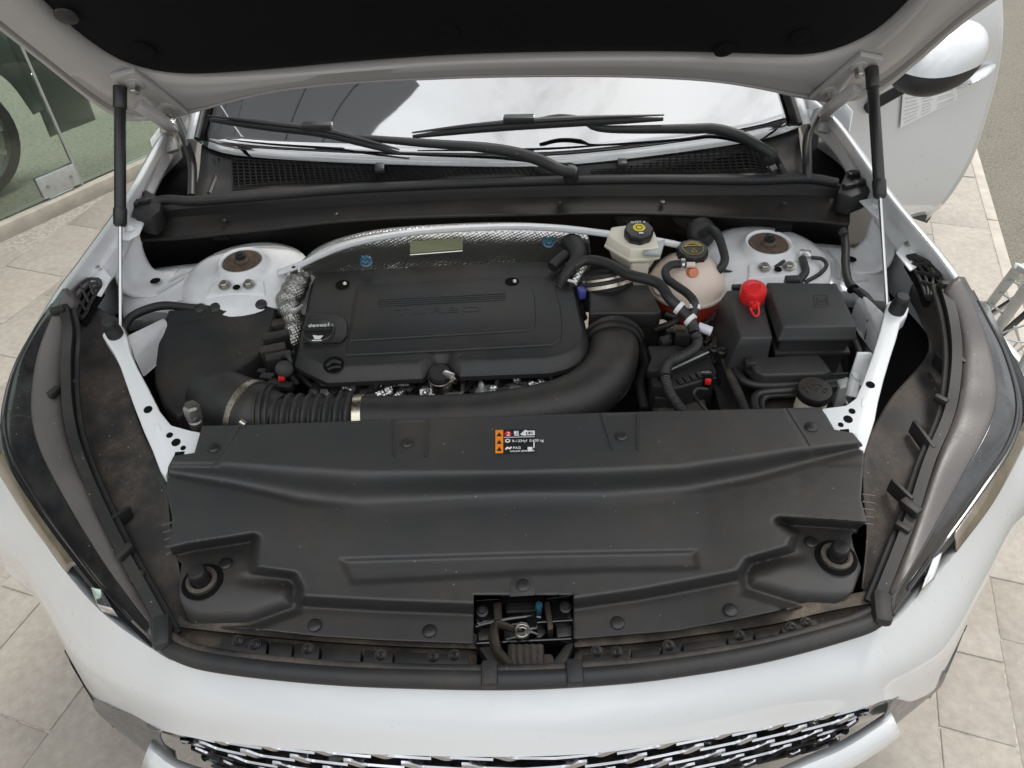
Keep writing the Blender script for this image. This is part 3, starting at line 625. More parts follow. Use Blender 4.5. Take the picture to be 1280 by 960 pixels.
ws_ = W([(172, 262, .985), (204, 250, .998), (240, 251, 1.0), (310, 246, 1.0), (440, 236, 1.0), (640, 227, 1.0), (800, 224, 1.0), (940, 225, 1.0), (1010, 223, 1.0), (1046, 229, .99)])
tube('weatherstrip', ws_, .0105, M['rubber'], car, 12, 80)
fwr = [[(172, 264, .985), (240, 252, .996), (440, 238, .996), (640, 228, .996), (800, 225.5, .996), (1000, 224, .996), (1060, 232, .985)], [(176, 268, .975), (240, 260, .985), (440, 245, .985), (640, 236, .985), (800, 233, .985), (1000, 232, .985), (1060, 240, .975)],
       [(172, 276, .958), (240, 270, .966), (440, 256, .966), (640, 247, .966), (800, 245, .966), (1000, 244, .966), (1064, 250, .958)],
       [(176, 300, .935), (240, 296, .938), (440, 275, .945), (640, 268, .945), (800, 266, .945), (1000, 274, .938), (1062, 280, .935)],
       [(178, 303, .925), (240, 299, .925), (440, 279, .93), (640, 271, .93), (800, 269, .93), (1000, 277, .925), (1060, 284, .925)],
       [(180, 372, .72), (240, 370, .70), (440, 352, .70), (640, 345, .70), (800, 343, .70), (1000, 348, .70), (1060, 355, .72)]]
fwl = loft('firewall', [W(r) for r in fwr], M['firewall'], car, 80, 3, rowsmooth=False, sharp=25)
for x, y in ((280, 276), (420, 268), (700, 254), (828, 253), (980, 255)): lathe('clip', P(x, y, .962), (0, -.3, 1), [(.006, 0), (.005, .003), (0, .004)], M['satin'], fwl, 12)
tube('ledge_crease', W([(178, 300, .938), (240, 296.5, .941), (440, 276, .948), (640, 269, .948), (800, 267, .948), (1000, 275, .941), (1060, 281, .938)]), .004, M['firewall'], fwl, 8, 60)
for x0, x1, y in ((266, 285, 293), (970, 990, 283)): prism('slot', [(x0, y-2), (x1, y-3), (x1, y+1), (x0, y+2)], .9415, .93, M['void'], fwl, bevel=0)
for x in (790, 862):
    c = P(x, 262, .93); lathe('boss', c, (0, -.55, .7), [(.05, -.03), (.048, .008), (.04, .016), (0, .018)], M['firewall'], fwl, 24)
# black corner mouldings at the cowl ends and dark sheets standing for the shade in the fender cavities
for s, pts, hole in ((0, [(160, 236), (176, 232), (204, 247), (200, 262), (188, 272), (166, 268)], [(205, 160, .95), (234, 150, .95), (243, 250, .93), (196, 262, .93), (162, 255, .93), (172, 225, .94)]),
                     (1, [(1058, 212), (1084, 206), (1094, 226), (1090, 236), (1066, 246), (1046, 240)], [(1018, 140, .95), (1046, 160, .95), (1096, 222, .94), (1088, 245, .93), (1050, 250, .93), (1006, 240, .93)])):
    prism('corner_moulding', pts, 1.0, .95, M['plastic'], car, bevel=.008, taper=-.004)
    rings('cavity_dark_sheet', [W(hole), [p-Vector((0, 0, .02)) for p in W(hole)]], M['void'], car)
    x0 = pts[0][0]
    for dx, dy in ((10, 6), (18, 16), (4, 20)): obox('moulding_tab', P(x0+dx, pts[0][1]+dy, 1.004), (1, .3, 0), (-.3, 1, 0), (0, 0, 1), (.03, .012, .012), M['satin'], car, bevel=.002)
# ---- wipers
def wiper(arm, blade, piv, zg):
    w = tube('wiper', W(arm), [.012, .013, .0115, .010, .009, .007, .006], M['plastic'], car, 12, 40, flat=.75)
    b_ = W(blade); tube('blade', b_, [.004, .008, .0095, .010, .0095, .008, .004], M['rubber'], w, 10, 40, flat=.8)
    tube('blade_spine', [p+Vector((0, -.004, .011)) for p in b_], [.002, .004, .006, .006, .004, .002], M['satin'], w, 8, 40)
    m = b_[len(b_)//2]; bar('blade_clip', m+Vector((-.035, 0, .016)), m+Vector((.03, -.008, .018)), .022, .014, M['satin'], w, bevel=.003)
    lathe('knuckle', P(*piv), (0, -.4, 1), [(.017, -.015), (.017, .006), (.012, .012), (0, .013)], M['plastic'], w, 18)
    return w
wiper([(716, 217, 1.035), (700, 212, 1.048), (672, 199, 1.06), (640, 190, 1.068), (600, 184, 1.075), (520, 178, 1.085), (430, 170, 1.095), (410, 167, 1.098)], [(262, 150, 1.125), (330, 158, 1.112), (400, 166, 1.098), (450, 178, 1.085), (500, 192, 1.072)], (714, 216, 1.03), 0)
wiper([(965, 194, 1.05), (950, 184, 1.062), (925, 170, 1.073), (893, 161, 1.082), (860, 161, 1.086), (755, 161, 1.09), (728, 150, 1.102), (700, 146, 1.108), (675, 150, 1.106)], [(516, 171, 1.085), (580, 163, 1.097), (650, 157, 1.104), (740, 152, 1.108), (829, 149, 1.108)], (962, 194, 1.045), 0)
# ---- bonnet
HA = R(54); hp0 = Vector((0, 1.50, 1.247)); hn = Vector((0, math.sin(HA), math.cos(HA)))   # normal away from the camera
hu = Vector((0, -math.cos(HA), math.sin(HA)))
def HP(x, y, off=0): return PN(x, y, hp0-hn*off, hn)
ho = [(-150, -95), (-60, -15), (0, 35), (55, 78), (105, 118), (140, 142), (165, 150), (200, 147), (236, 141), (330, 116), (430, 104), (540, 98), (640, 95), (770, 95), (880, 100), (950, 110), (1000, 121), (1045, 126), (1078, 121), (1105, 110), (1140, 82), (1200, 30), (1250, -6), (1320, -60), (1400, -130)]
hi = [(-20, -95), (20, -30), (45, 2), (75, 31), (110, 60), (145, 82), (172, 92), (205, 99), (250, 101), (330, 96), (430, 87), (540, 79), (640, 75), (770, 73), (880, 74), (950, 76), (1000, 77), (1030, 74), (1055, 67), (1080, 56), (1105, 40), (1135, 12), (1160, -20), (1190, -60), (1220, -120)]
o_, i_ = spline([HP(*q) for q in ho], 110), spline([HP(*q) for q in hi], 110)
def hrow(t, off): return [p.lerp(q, t)-hn*off for p, q in zip(o_, i_)]
loc_front = 1.02
def far_edge(p, inset=0): # continue the outline up to the bonnet's leading edge
    return p
rows = [hrow(-.03, -.03), hrow(-.035, -.002), hrow(-.01, .003), hrow(.06, .003), hrow(.085, -.006), hrow(.13, -.006), hrow(.17, .002), hrow(.9, .003), hrow(.97, -.002), hrow(1.02, -.02)]
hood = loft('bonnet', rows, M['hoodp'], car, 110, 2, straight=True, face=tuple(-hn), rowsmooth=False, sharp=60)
# upper extension of the frame, out of the photograph, to the leading edge
le, re = o_[0], o_[-1]; li, ri = i_[0], i_[-1]
def slab(name, pts, th, m, parent, **kw): return rings(name, [[p for p in pts], [p+hn*th for p in pts]], m, parent, **kw)
FT = hp0+hu*1.08
def upx(p, x): return Vector((x, FT.y, FT.z))-Vector((0, 0, 0))
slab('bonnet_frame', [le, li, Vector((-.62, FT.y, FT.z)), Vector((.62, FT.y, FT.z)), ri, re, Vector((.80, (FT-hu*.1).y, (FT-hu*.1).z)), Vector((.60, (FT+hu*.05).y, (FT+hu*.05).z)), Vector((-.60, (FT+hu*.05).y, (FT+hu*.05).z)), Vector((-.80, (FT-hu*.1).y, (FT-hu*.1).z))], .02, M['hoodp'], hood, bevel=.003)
skin = [p+hn*.045 for p in hrow(-.07, 0)]
skin = skin+[Vector((.80, (FT-hu*.1).y, (FT-hu*.1).z))+hn*.045, Vector((.60, (FT+hu*.05).y, (FT+hu*.05).z))+hn*.045, Vector((-.60, (FT+hu*.05).y, (FT+hu*.05).z))+hn*.045, Vector((-.80, (FT-hu*.1).y, (FT-hu*.1).z))+hn*.045]
slab('outer_skin', skin, .004, M['paint'], hood)
# felt liner: slightly pillowed
lin = [p-hn*.0 for p in hrow(.99, -.016)]; c = hp0+hu*.55
bm = bmesh.new(); ring0 = lin+[Vector((.60, (FT-hu*.03).y, (FT-hu*.03).z))+hn*.016, Vector((-.60, (FT-hu*.03).y, (FT-hu*.03).z))+hn*.016]
rg = []
for t, o in ((0, 0), (.03, .008), (.08, .016), (.25, .02), (.6, .022), (.9, .022)): rg.append([p.lerp(c, t)-hn*o for p in ring0])
vs = grid(bm, rg, True); bm.faces.new(list(vs[-1])); liner = finish('felt_liner', bm, M['felt'], hood); orient(liner, tuple(-hn))
for x, y in ((83, 20), (180, 62), (560, 40), (905, 62), (640, 30), (1000, 45)): lathe('liner_clip', HP(x, y, .008), tuple(-hn), [(.019, 0), (.018, .003), (.01, .005), (0, .006)], M['dusty'] if x < 100 else M['felt'], hood, 18)
# hinges
def hinge(b1, b2, low, mid, s):
    p1, p2 = HP(*b1, .012), HP(*b2, .012); d = (p2-p1).normalized(); sd_ = hn.cross(d).normalized()
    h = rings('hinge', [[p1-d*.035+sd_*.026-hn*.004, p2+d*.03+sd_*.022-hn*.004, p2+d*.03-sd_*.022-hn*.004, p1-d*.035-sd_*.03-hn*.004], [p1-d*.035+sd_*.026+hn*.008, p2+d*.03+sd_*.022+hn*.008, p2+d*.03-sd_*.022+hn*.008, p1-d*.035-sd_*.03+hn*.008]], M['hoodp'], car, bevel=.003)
    arm = spline([p1+Vector((0, -.02, -.03)), p2+Vector((0, -.018, -.03)), P(*mid), P(*low)], 24); rows = []
    for i, p in enumerate(arm):
        t = (arm[min(23, i+1)]-arm[max(0, i-1)]).normalized(); w = Vector((1, 0, 0)); w = (w-t*w.dot(t)).normalized(); n_ = t.cross(w); k = lerp(.011, .015, i/23)
        rows.append([p+w*k+n_*.009, p-w*k+n_*.009, p-w*k-n_*.009, p+w*k-n_*.009])
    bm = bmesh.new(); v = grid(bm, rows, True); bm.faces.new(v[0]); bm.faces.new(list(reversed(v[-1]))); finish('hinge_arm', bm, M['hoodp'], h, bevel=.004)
    for q in (b1, b2):
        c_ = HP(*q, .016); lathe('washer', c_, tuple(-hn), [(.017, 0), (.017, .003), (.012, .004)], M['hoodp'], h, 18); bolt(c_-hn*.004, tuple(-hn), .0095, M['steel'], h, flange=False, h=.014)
    return h
hinge((169, 105), (210, 135), (217, 190, 1.02), (208, 162, 1.07), -1)
hinge((1073, 84), (1035, 115), (1027, 166, 1.02), (1033, 145, 1.06), 1)
# gas struts
def strut(topq, mid, low):
    a_, b_ = HP(*topq, .03), P(*low); m_ = a_.lerp(b_, mid); d = (b_-a_).normalized()
    g = rod('gas_strut', a_+d*.02, m_, .0105, M['satin'], car, 18, bevel=.001)
    rod('rod', m_, b_, .0036, M['satchrome'], g, 12); rod('end_socket', a_-d*.012, a_+d*.03, .0125, M['satin'], g, 14, bevel=.002); lathe('collar', m_-d*.03, d, [(.012, 0), (.0125, .004), (.012, .03), (.009, .034)], M['satin'], g, 18)
    lathe('ball_stud', a_+Vector((0, .012, 0)), hn, [(.009, -.012), (.009, .03)], M['silver'], g, 12)
strut((150, 116), .56, (150.5, 408, .93)); strut((1090, 92), .53, (1109, 384, .93))
# ---- undertray and inner arches: the dark bottom of the engine bay
ut = rings('undertray', [[Vector((x, y, z)) for x, y in ((-.46, .54), (.46, .54), (.56, .75), (.64, 1.0), (.64, 1.62), (-.64, 1.62), (-.64, 1.0), (-.56, .75))] for z in (.52, .50)], M['void'], car)
for s in (-1, 1):
    loft('wheel_arch', [[Vector((s*x*k, y, z)) for x in (.45, .6, .75, .88)] for y, z, k in ((.64, .50, .72), (.80, .60, .84), (.98, .70, .95), (1.2, .785, 1), (1.42, .80, 1), (1.68, .72, 1))], M['void'], car, 10, 3)
    loft('inner_apron', [[Vector((s*.62, y, z)) for y in (.85, 1.1, 1.4, 1.62)] for z in (.80, .66, .5)], M['ecoat'], car, 10, 3, face=(-s, 0, 0))
# ---- strut towers with their aprons
def tower(c, apron, bolts, hole, side):
    a_ = loft('apron', [W(r) for r in apron], M['ecoat'], car, 40, 5)
    t_ = lathe('strut_tower', P(*c), (0, -.03, 1), [(.142, -.16), (.140, -.06), (.132, -.042), (.112, -.032), (.085, -.025), (.062, -.020), (.054, -.014), (.050, -.003), (.047, .001), (.043, 0), (.040, -.006), (.0, -.008)], M['ecoat'], car, 40, sharp=60)
    lathe('strut_mount', P(*c)-Vector((0, 0, .004)), (0, -.03, 1), [(.0405, 0), (.039, .003), (.02, -.001), (.016, .001), (.016, .006), (.012, .009), (0, .009)], M['rust'], t_, 30)
    lathe('strut_nut', P(*c)+Vector((0, 0, .002)), (0, -.03, 1), [(.011, 0), (.011, .012), (.007, .013), (.007, .017), (0, .018)], M['plastic'], t_, 6, sharp=20)
    tp_ = [(0, 0), (.05, -.003), (.062, -.020), (.085, -.025), (.112, -.032), (.132, -.042)]
    def on(dx, dy): return P(*c)+Vector((dx, dy, interp([(a, b) for a, b in tp_], math.hypot(dx, dy))))
    for dx in (-.024, .026): bolt(on(dx, -.066)+Vector((0, 0, .004)), (0, -.2, 1), .0085, M['steel'], t_)
    rings('pressed_pad', [[on(x, y)+Vector((0, 0, .004)) for x, y in ((-.05, -.05), (.05, -.05), (.058, -.085), (-.058, -.085))], [on(x, y)-Vector((0, 0, .006)) for x, y in ((-.054, -.046), (.054, -.046), (.064, -.092), (-.064, -.092))]], M['ecoat'], t_, bevel=.003)
    lathe('drain_hole', on(.002, -.074)+Vector((0, 0, .0045)), (0, -.1, 1), [(.008, 0), (.007, .0015), (.005, 0), (0, -.002)], M['void'], t_, 14)
    return t_
tower((302, 325, .93), [[(148, 345, .865), (190, 336, .872), (240, 330, .875), (300, 326, .875), (360, 331, .872), (392, 338, .86)], [(150, 372, .862), (190, 366, .868), (240, 362, .872), (300, 360, .872), (360, 362, .868), (388, 368, .855)], [(155, 400, .85), (195, 394, .855), (240, 392, .855), (300, 391, .855), (360, 391, .85), (384, 396, .84)], [(158, 425, .76), (200, 420, .75), (240, 418, .74), (300, 416, .74), (360, 415, .74), (384, 418, .74)]], [(289, 349, .9125), (318, 347, .9125)], (303, 352, .9115), 0)
tower((961, 303, .93), [[(880, 318, .86), (920, 308, .872), (970, 303, .875), (1020, 304, .875), (1060, 308, .872), (1108, 315, .865)], [(878, 348, .855), (920, 340, .868), (970, 336, .872), (1020, 336, .872), (1060, 338, .868), (1108, 345, .862)], [(880, 376, .84), (920, 370, .85), (970, 367, .855), (1020, 366, .855), (1060, 368, .855), (1112, 376, .85)], [(882, 398, .74), (920, 396, .74), (970, 394, .74), (1020, 394, .74), (1075, 398, .75), (1116, 400, .76)]], [(970, 326, .9125), (996, 321, .912)], (987, 330, .9105), 1)
# raised pad and seams pressed into the aprons
for pts in ([(210, 352, .877), (232, 340, .879), (250, 337, .879)], [(195, 366, .874), (225, 350, .8765), (230, 344, .878)], [(222, 376, .872), (300, 378, .872), (358, 370, .872)]): tube('seam', W(pts), .002, M['seam'], car, 6, 16)
for pts in ([(1035, 312, .878), (1048, 330, .876), (1052, 348, .874)], [(1040, 345, .872), (1062, 352, .87), (1085, 350, .867)], [(905, 342, .874), (960, 346, .874), (1010, 338, .874)]): tube('seam', W(pts), .002, M['seam'], car, 6, 16)
# fender braces: curved pressed panels standing between apron and fender flange
def brace(r, hole_, tab):
    b_ = loft('fender_brace', [W(x) for x in r], M['ecoat'], car, 20, 5, solid=.003)
    lathe('access_hole', P(*hole_), (0, 0, 1), [(.011, 0), (.010, .001), (0, -.001)], M['void'], b_, 16)
    t = rings('flange_tab', [W(tab), [p-Vector((0, 0, .004)) for p in W(tab)]], M['ecoat'], b_, bevel=.002)
    c = sum(W(tab), Vector())/len(tab); lathe('tab_bolt', c+Vector((0, 0, .001)), (0, 0, 1), [(.010, 0), (.010, .003), (.006, .004), (.005, .007), (0, .007)], M['ecoat'], t, 14)
brace([[(148, 300, .955), (143, 335, .925), (150, 362, .885), (165, 372, .868)], [(160, 296, .955), (160, 330, .91), (172, 356, .876), (200, 368, .868)], [(174, 294, .955), (183, 322, .90), (196, 338, .884), (224, 334, .878)]], (194, 351, .8815), [(158, 268, .985), (180, 278, .985), (174, 292, .98), (160, 300, .975), (150, 298, .975)])
brace([[(1112, 282, .955), (1118, 310, .925), (1112, 332, .885), (1096, 342, .868)], [(1102, 276, .955), (1104, 304, .91), (1092, 328, .876), (1064, 338, .868)], [(1090, 272, .955), (1080, 296, .90), (1068, 310, .884), (1058, 306, .878)]], (1064, 324, .8815), [(1074, 250, .985), (1096, 246, .985), (1108, 264, .975), (1100, 274, .975), (1086, 262, .98)])
for pts, tb in (([(118, 330, .965), (128, 333, .965), (139, 347, .96), (126, 370, .955), (119, 368, .955), (112, 352, .96)], (122, 336, .966)), ([(1142, 298, .965), (1130, 302, .965), (1120, 315, .96), (1138, 338, .955), (1146, 334, .955), (1150, 318, .96)], (1136, 305, .966))):
    f = rings('fender_tab', [W(pts), [p-Vector((0, 0, .004)) for p in W(pts)]], M['bright'], car, bevel=.002); bolt(P(*tb), (0, 0, 1), .006, M['steel'], f)
# ---- diagonal front brackets with fork tops
def bracket(poly, arm, holes, sq, stop, nub):
    q0, q1 = P(stop[0], stop[1]+6, .955), P((poly[0][0]+640)/2 if False else stop[0], 560, .902); bn = Vector((0, -(q1.z-q0.z)/(q1.y-q0.y), 1)).normalized()
    def BP(x, y, o=0): return PN(x, y, q0+bn*o, bn)
    tp = [BP(x, y) for x, y in poly]
    b_ = rings('support_bracket', [tp, [p+Vector((0, 0, -.028)) for p in tp]], M['bright'], car, bevel=.0035)
    for x, y, r in holes: lathe('hole', BP(x, y, .0003), tuple(bn), [(r, 0), (r*.97, .0006), (0, .0004)], M['void'], b_, 20)  # black discs laid on the metal, standing for the dark of holes
    rings('slot', [[BP(x, y, .0008) for x, y in sq], [BP(x, y, -.003) for x, y in sq]], M['void'], b_)
    rings('embossed_pad', [[BP(x, y, .0012) for x, y in nub], [BP(x, y, -.002) for x, y in nub]], M['bright'], b_, bevel=.001)
    rings('side_arm', [[P(*q) for q in arm], [P(*q)-Vector((0, 0, .05)) for q in arm]], M['ecoat'], b_, bevel=.006)
    c = P(*stop); lathe('rubber_stop', c, (0, -.1, 1), [(.012, -.03), (.0145, -.02), (.0145, -.004), (.012, 0), (.0125, .004), (.0125, .014), (.010, .017), (0, .0175)], M['rubber'], b_, 20)
    return b_
bracket([(127, 418), (131, 413), (138, 420), (146, 417), (148, 406), (154, 408), (159, 422), (163, 440), (171, 458), (185, 484), (200, 514), (214, 531), (240, 538), (252, 540), (243, 568), (226, 571), (216, 574), (207, 596), (200, 588), (190, 562), (180, 540), (166, 504), (150, 458), (143, 443), (137, 433)],
        [(158, 418, .94), (204, 396, .885), (212, 404, .88), (196, 424, .88), (168, 448, .93)], [(185, 512, .0075), (212, 544, .0055), (220, 553, .0075), (229, 560, .0045)], [(219, 565), (231, 564), (229, 571), (217, 572)], (139, 409, .972), [(192, 530), (199, 529), (202, 539), (195, 541)])
bracket([(1137, 384), (1134, 394), (1126, 402), (1121, 422), (1113, 447), (1105, 474), (1098, 502), (1094, 524), (1080, 567), (1074, 560), (1068, 543), (1042, 540), (1027, 510), (1058, 506), (1070, 497), (1079, 476), (1090, 446), (1100, 414), (1106, 390), (1110, 377), (1117, 374), (1119, 386), (1128, 388), (1131, 380)],
        [(1108, 392, .94), (1080, 366, .885), (1070, 372, .88), (1084, 396, .88), (1100, 416, .93)], [(1088, 481, .0075), (1065, 514, .0055), (1060, 524, .0075), (1051, 531, .0045)], [(1050, 537), (1061, 536), (1062, 541), (1051, 542)], (1125, 379, .972), [(1077, 498), (1083, 497), (1083, 507), (1077, 509)])
for q in ([(1116, 428), (1140, 424), (1144, 470), (1112, 522), (1096, 508)], [(138, 470), (158, 478), (166, 506), (152, 512), (136, 490)]): prism('inner_panel', [P(x, y, .80)-Vector((0, 0, .1)) for x, y in q], .70, .68, M['ecoat'], car, bevel=.004)
# ---- dusty plastic guards between brackets and headlights
def guard(outer, inner, rail, clips, ribs_, lat, nm):
    o_, i_ = W(outer), W(inner)
    g = loft('headlight_guard', [o_, [p.lerp(q, .3)+Vector((0, 0, -.012)) for p, q in zip(o_, i_)], [p.lerp(q, .65)+Vector((0, 0, -.010)) for p, q in zip(o_, i_)], i_], M['dusty'], car, 50, 5)
    r_ = W(rail); sr = spline(r_, 60); rw = [[], [], [], []]; sg = 1 if outer[0][0] < 640 else -1
    for i, p in enumerate(sr):
        t = (sr[min(59, i+1)]-sr[max(0, i-1)]); nn = Vector((t.y, -t.x, 0)).normalized()*(-sg if False else 1); nn = nn if nn.x*sg > 0 else -nn; w = .0075
        rw[0].append(p-nn*w+Vector((0, 0, -.004))); rw[1].append(p-nn*w*.9+Vector((0, 0, .003))); rw[2].append(p+nn*w*1.2+Vector((0, 0, .002))); rw[3].append(p+nn*w*1.5+Vector((0, 0, -.014)))
    loft('seal_rail', rw, M['dustrail'], g, 60, 1, straight=True, rowsmooth=False)
    tube('seal_lip', [p+Vector((.014 if outer[0][0] < 640 else -.014, .004, -.012)) for p in r_], .005, M['rubber'], g, 8, 50)
    for x, y, z, an, sz in clips:
        u = Vector((math.cos(R(an)), math.sin(R(an)), 0)); obox('retainer', P(x, y, z), u, Vector((-u.y, u.x, 0)), (0, 0, 1), (sz*.8, sz*.4, .014), M['dustrail'], g, bevel=.003)
    for a, b in ribs_: bar('rib', P(*a), P(*b), .007, .028, M['plastic'], g, bevel=.002)
    # lattice air guide at the rear end
    fr, bk = W(lat[0]), W(lat[1])
    k = rings('air_guide', [[p-Vector((0, 0, .014)) for p in fr+list(reversed(bk))], [p-Vector((0, 0, .022)) for p in fr+list(reversed(bk))]], M['void'], g)
    for i in range(len(fr)): bar('slat', fr[i], bk[i], .005, .012, M['plastic'], k, bevel=.001)
    for t in (0, .33, .66, 1): tube('slat', [p.lerp(q, t) for p, q in zip(fr, bk)], .0032, M['plastic'], k, 6, 14)
    return g
gl = guard([(90, 372, .955), (88, 410, .935), (82, 450, .905), (82, 500, .885), (90, 548, .865), (112, 608, .85), (150, 688, .825), (180, 740, .81), (206, 784, .80)],
      [(122, 385, .93), (152, 402, .90), (166, 440, .885), (160, 482, .87), (178, 540, .86), (206, 596, .865), (213, 660, .84), (222, 700, .815), (234, 772, .795)],
      [(78, 382, .985), (84, 415, .965), (82, 450, .937), (83, 500, .91), (91, 548, .89), (112, 606, .873), (150, 686, .847), (180, 740, .828), (207, 790, .81)],
      [(68, 490, .915, 70, .03), (72, 388, .985, 20, .03), (156, 690, .85, 60, .035), (90, 480, .91, 40, .025), (172, 722, .83, 50, .03)], [((100, 560, .865), (112, 590, .865)), ((140, 655, .845), (165, 640, .84))],
      ([(86, 382, .965), (92, 366, .97), (100, 356, .972), (110, 349, .972), (124, 349, .97)], [(102, 398, .95), (108, 390, .95), (112, 380, .952), (118, 370, .955), (126, 358, .958)]), 0)
gr_ = guard([(1190, 358, .955), (1198, 400, .935), (1200, 440, .905), (1196, 490, .885), (1187, 525, .865), (1167, 575, .85), (1145, 640, .825), (1122, 700, .81), (1102, 742, .80)],
      [(1140, 356, .93), (1136, 372, .90), (1148, 396, .885), (1160, 440, .87), (1112, 500, .86), (1082, 560, .865), (1080, 620, .84), (1084, 665, .815), (1078, 735, .795)],
      [(1180, 352, .985), (1192, 395, .965), (1197, 440, .937), (1193, 490, .91), (1184, 526, .89), (1163, 575, .873), (1142, 640, .847), (1120, 698, .828), (1100, 748, .81)],
      [(1200, 450, .915, -60, .034), (1184, 357, .985, -20, .03), (1138, 634, .855, -60, .04), (1176, 500, .90, -50, .028), (1128, 660, .84, -50, .03)], [((1140, 532, .868), (1165, 566, .868)), ((1112, 605, .85), (1138, 630, .85)), ((1168, 448, .89), (1196, 476, .90))],
      ([(1166, 372, .955), (1172, 360, .96), (1176, 346, .965), (1164, 330, .968), (1146, 320, .97)], [(1158, 372, .945), (1152, 354, .948), (1146, 342, .95), (1140, 332, .953), (1134, 322, .958)]), 1)
for a, b in ([(206+k*1.5, 655+k*9), (218, 652+k*9)] for k in range(5)): tube('slit_rib', [P(a[0]-4, a[1]+2, .850-.004*(a[1]-655)/9), P(b[0], b[1], .852-.004*(a[1]-655)/9)], .0012, M['lenscap'], gl, 6, 4, smooth_path=False)
for a, b in ([(1078, 618+k*9), (1094-k*.6, 620+k*9)] for k in range(5)): tube('slit_rib', [P(a[0], a[1], .852-.004*(a[1]-618)/9), P(b[0], b[1], .850-.004*(a[1]-618)/9)], .0012, M['lenscap'], gr_, 6, 4, smooth_path=False)
# ---- lip below the radiator cover, bonnet seal and their bolts
led = None
for xa in ((205, 300, 400, 500, 596), (718, 800, 880, 960, 1030, 1092)):
    lo1 = [(200, 762), (300, 773), (450, 787), (600, 792), (720, 790), (800, 784), (950, 764), (1092, 737)]
    rw = []
    for dy, z_ in ((0, .790), (19, .790), (21, .766), (40, .766), (42, .792), (58, .798)): rw.append([P(x, interp(lo1, x)+dy*(1 if x < 1000 else .85), z_) for x in xa])
    o = loft('front_carrier', rw, M['dirty'], car, 40, 2, rowsmooth=False)
    led = led or o
blocks = [[(276, 795), (334, 800), (332, 819), (274, 812)], [(337, 801), (366, 804), (364, 823), (335, 819)], [(368, 804), (400, 807), (398, 826), (366, 823)], [(403, 808), (452, 812), (450, 830), (401, 826)], [(455, 812), (492, 814), (490, 832), (453, 830)], [(494, 814), (585, 818), (588, 834), (492, 832)],
          [(728, 818), (786, 812), (788, 830), (726, 832)], [(789, 812), (824, 808), (826, 825), (790, 828)], [(827, 807), (850, 804), (852, 820), (828, 823)], [(853, 803), (906, 797), (910, 812), (855, 818)], [(909, 796), (940, 791), (943, 806), (912, 811)], [(943, 790), (972, 785), (975, 799), (946, 805)], [(976, 785), (1020, 773), (1024, 788), (980, 799)]]
for b_ in blocks: prism('carrier_block', b_, .795, .766, M['plastic'], led, bevel=.002)
for x, y in ((298, 802), (319, 807), (385, 812), (476, 820), (542, 822), (568, 820), (746, 815), (771, 816), (836, 808), (924, 795), (989, 785), (1008, 779)):
    c = P(x, y, .7955); s_ = lathe('bolt_seat', c, (0, -.35, 1), [(.0095, 0), (.009, .0015), (.0075, .001)], M['dusty'], led, 16); lathe('bolt', c+Vector((0, 0, .001)), (0, -.35, 1), [(.0075, 0), (.007, .002), (.005, .003), (.005, .006), (.0035, .0065), (0, .004)], M['satin'], led, 12)
sl_p = W([(196, 776, .835), (206, 804, .828), (240, 822, .83), (300, 833, .836), (400, 843, .843), (500, 848, .848), (640, 850, .851), (760, 844, .849), (850, 834, .844), (950, 817, .838), (1050, 791, .83), (1095, 774, .828), (1106, 745, .835)])
tube('bonnet_seal', sl_p, [.011]+[.0125]*10+[.011], M['rubber'], car, 14, 110)
tube('seal_flap', [p+Vector((0, .012, .003)) for p in sl_p[1:-1]], .007, M['dusty'], car, 10, 100)
for x, y in ((203, 790), (1102, 760)): obox('seal_corner', P(x, y, .84), (1, .3 if x < 600 else -.3, 0), (-.3 if x < 600 else .3, 1, 0), (0, 0, 1), (.024, .05, .02), M['rubber'], car, bevel=.008)
for x in (612, 718): obox('seal_joint', P(x, 843 if x < 640 else 841, .858), (1, 0, 0), (0, 1, 0), (0, 0, 1), (.022, .034, .018), M['rubber'], car, bevel=.005)
# ================================================================== radiator cover
rc = thing('radiator_cover', 'wide dusty matte black moulded cover over the radiator behind the bonnet seal', 'radiator cover', (0, .75, .80))
def pdist(poly, x, y):
    ins = False; best = 1e9; n = len(poly)
    for i in range(n):
        x1, y1 = poly[i-1]; x2, y2 = poly[i]
        if (y1 > y) != (y2 > y) and x < (x2-x1)*(y-y1)/(y2-y1)+x1: ins = not ins
        dx, dy = x2-x1, y2-y1; t = max(0, min(1, ((x-x1)*dx+(y-y1)*dy)/(dx*dx+dy*dy+1e-9))); best = min(best, math.hypot(x-x1-dx*t, y-y1-dy*t))
    return best if ins else -best
crest = [(210, 578), (285, 578), (440, 587), (650, 589), (850, 581), (1000, 560), (1079, 553)]
vall = [(208, 592), (280, 604), (330, 615), (375, 626), (450, 634), (560, 626), (650, 620), (760, 622), (860, 614), (940, 599), (1000, 582), (1079, 561)]
podL = [(206, 694), (236, 686), (318, 673), (313, 714), (366, 721), (373, 735), (371, 762), (311, 784), (236, 786), (205, 760)]
podR = [(974, 652), (1090, 660), (1090, 760), (1044, 762), (995, 758), (932, 738), (928, 717), (937, 703), (989, 688), (997, 668)]
wallL = [(205, 688), (236, 681), (320, 671), (322, 680), (316, 718), (312, 718), (200, 720)]
dropc = [(300, 742), (371, 746), (480, 752), (589, 756), (650, 757), (715, 750), (800, 738), (870, 725), (935, 712)]
strip = [(422, 697), (520, 694), (650, 690), (760, 688), (872, 686), (876, 714), (760, 716), (650, 720), (540, 727), (438, 732)]
panA = [(276, 538), (500, 529), (508, 531), (512, 568), (430, 578), (262, 574)]
tabs = [[(492, 526), (534, 524), (532, 570), (492, 570)], [(752, 517), (797, 515), (797, 561), (766, 562)]]
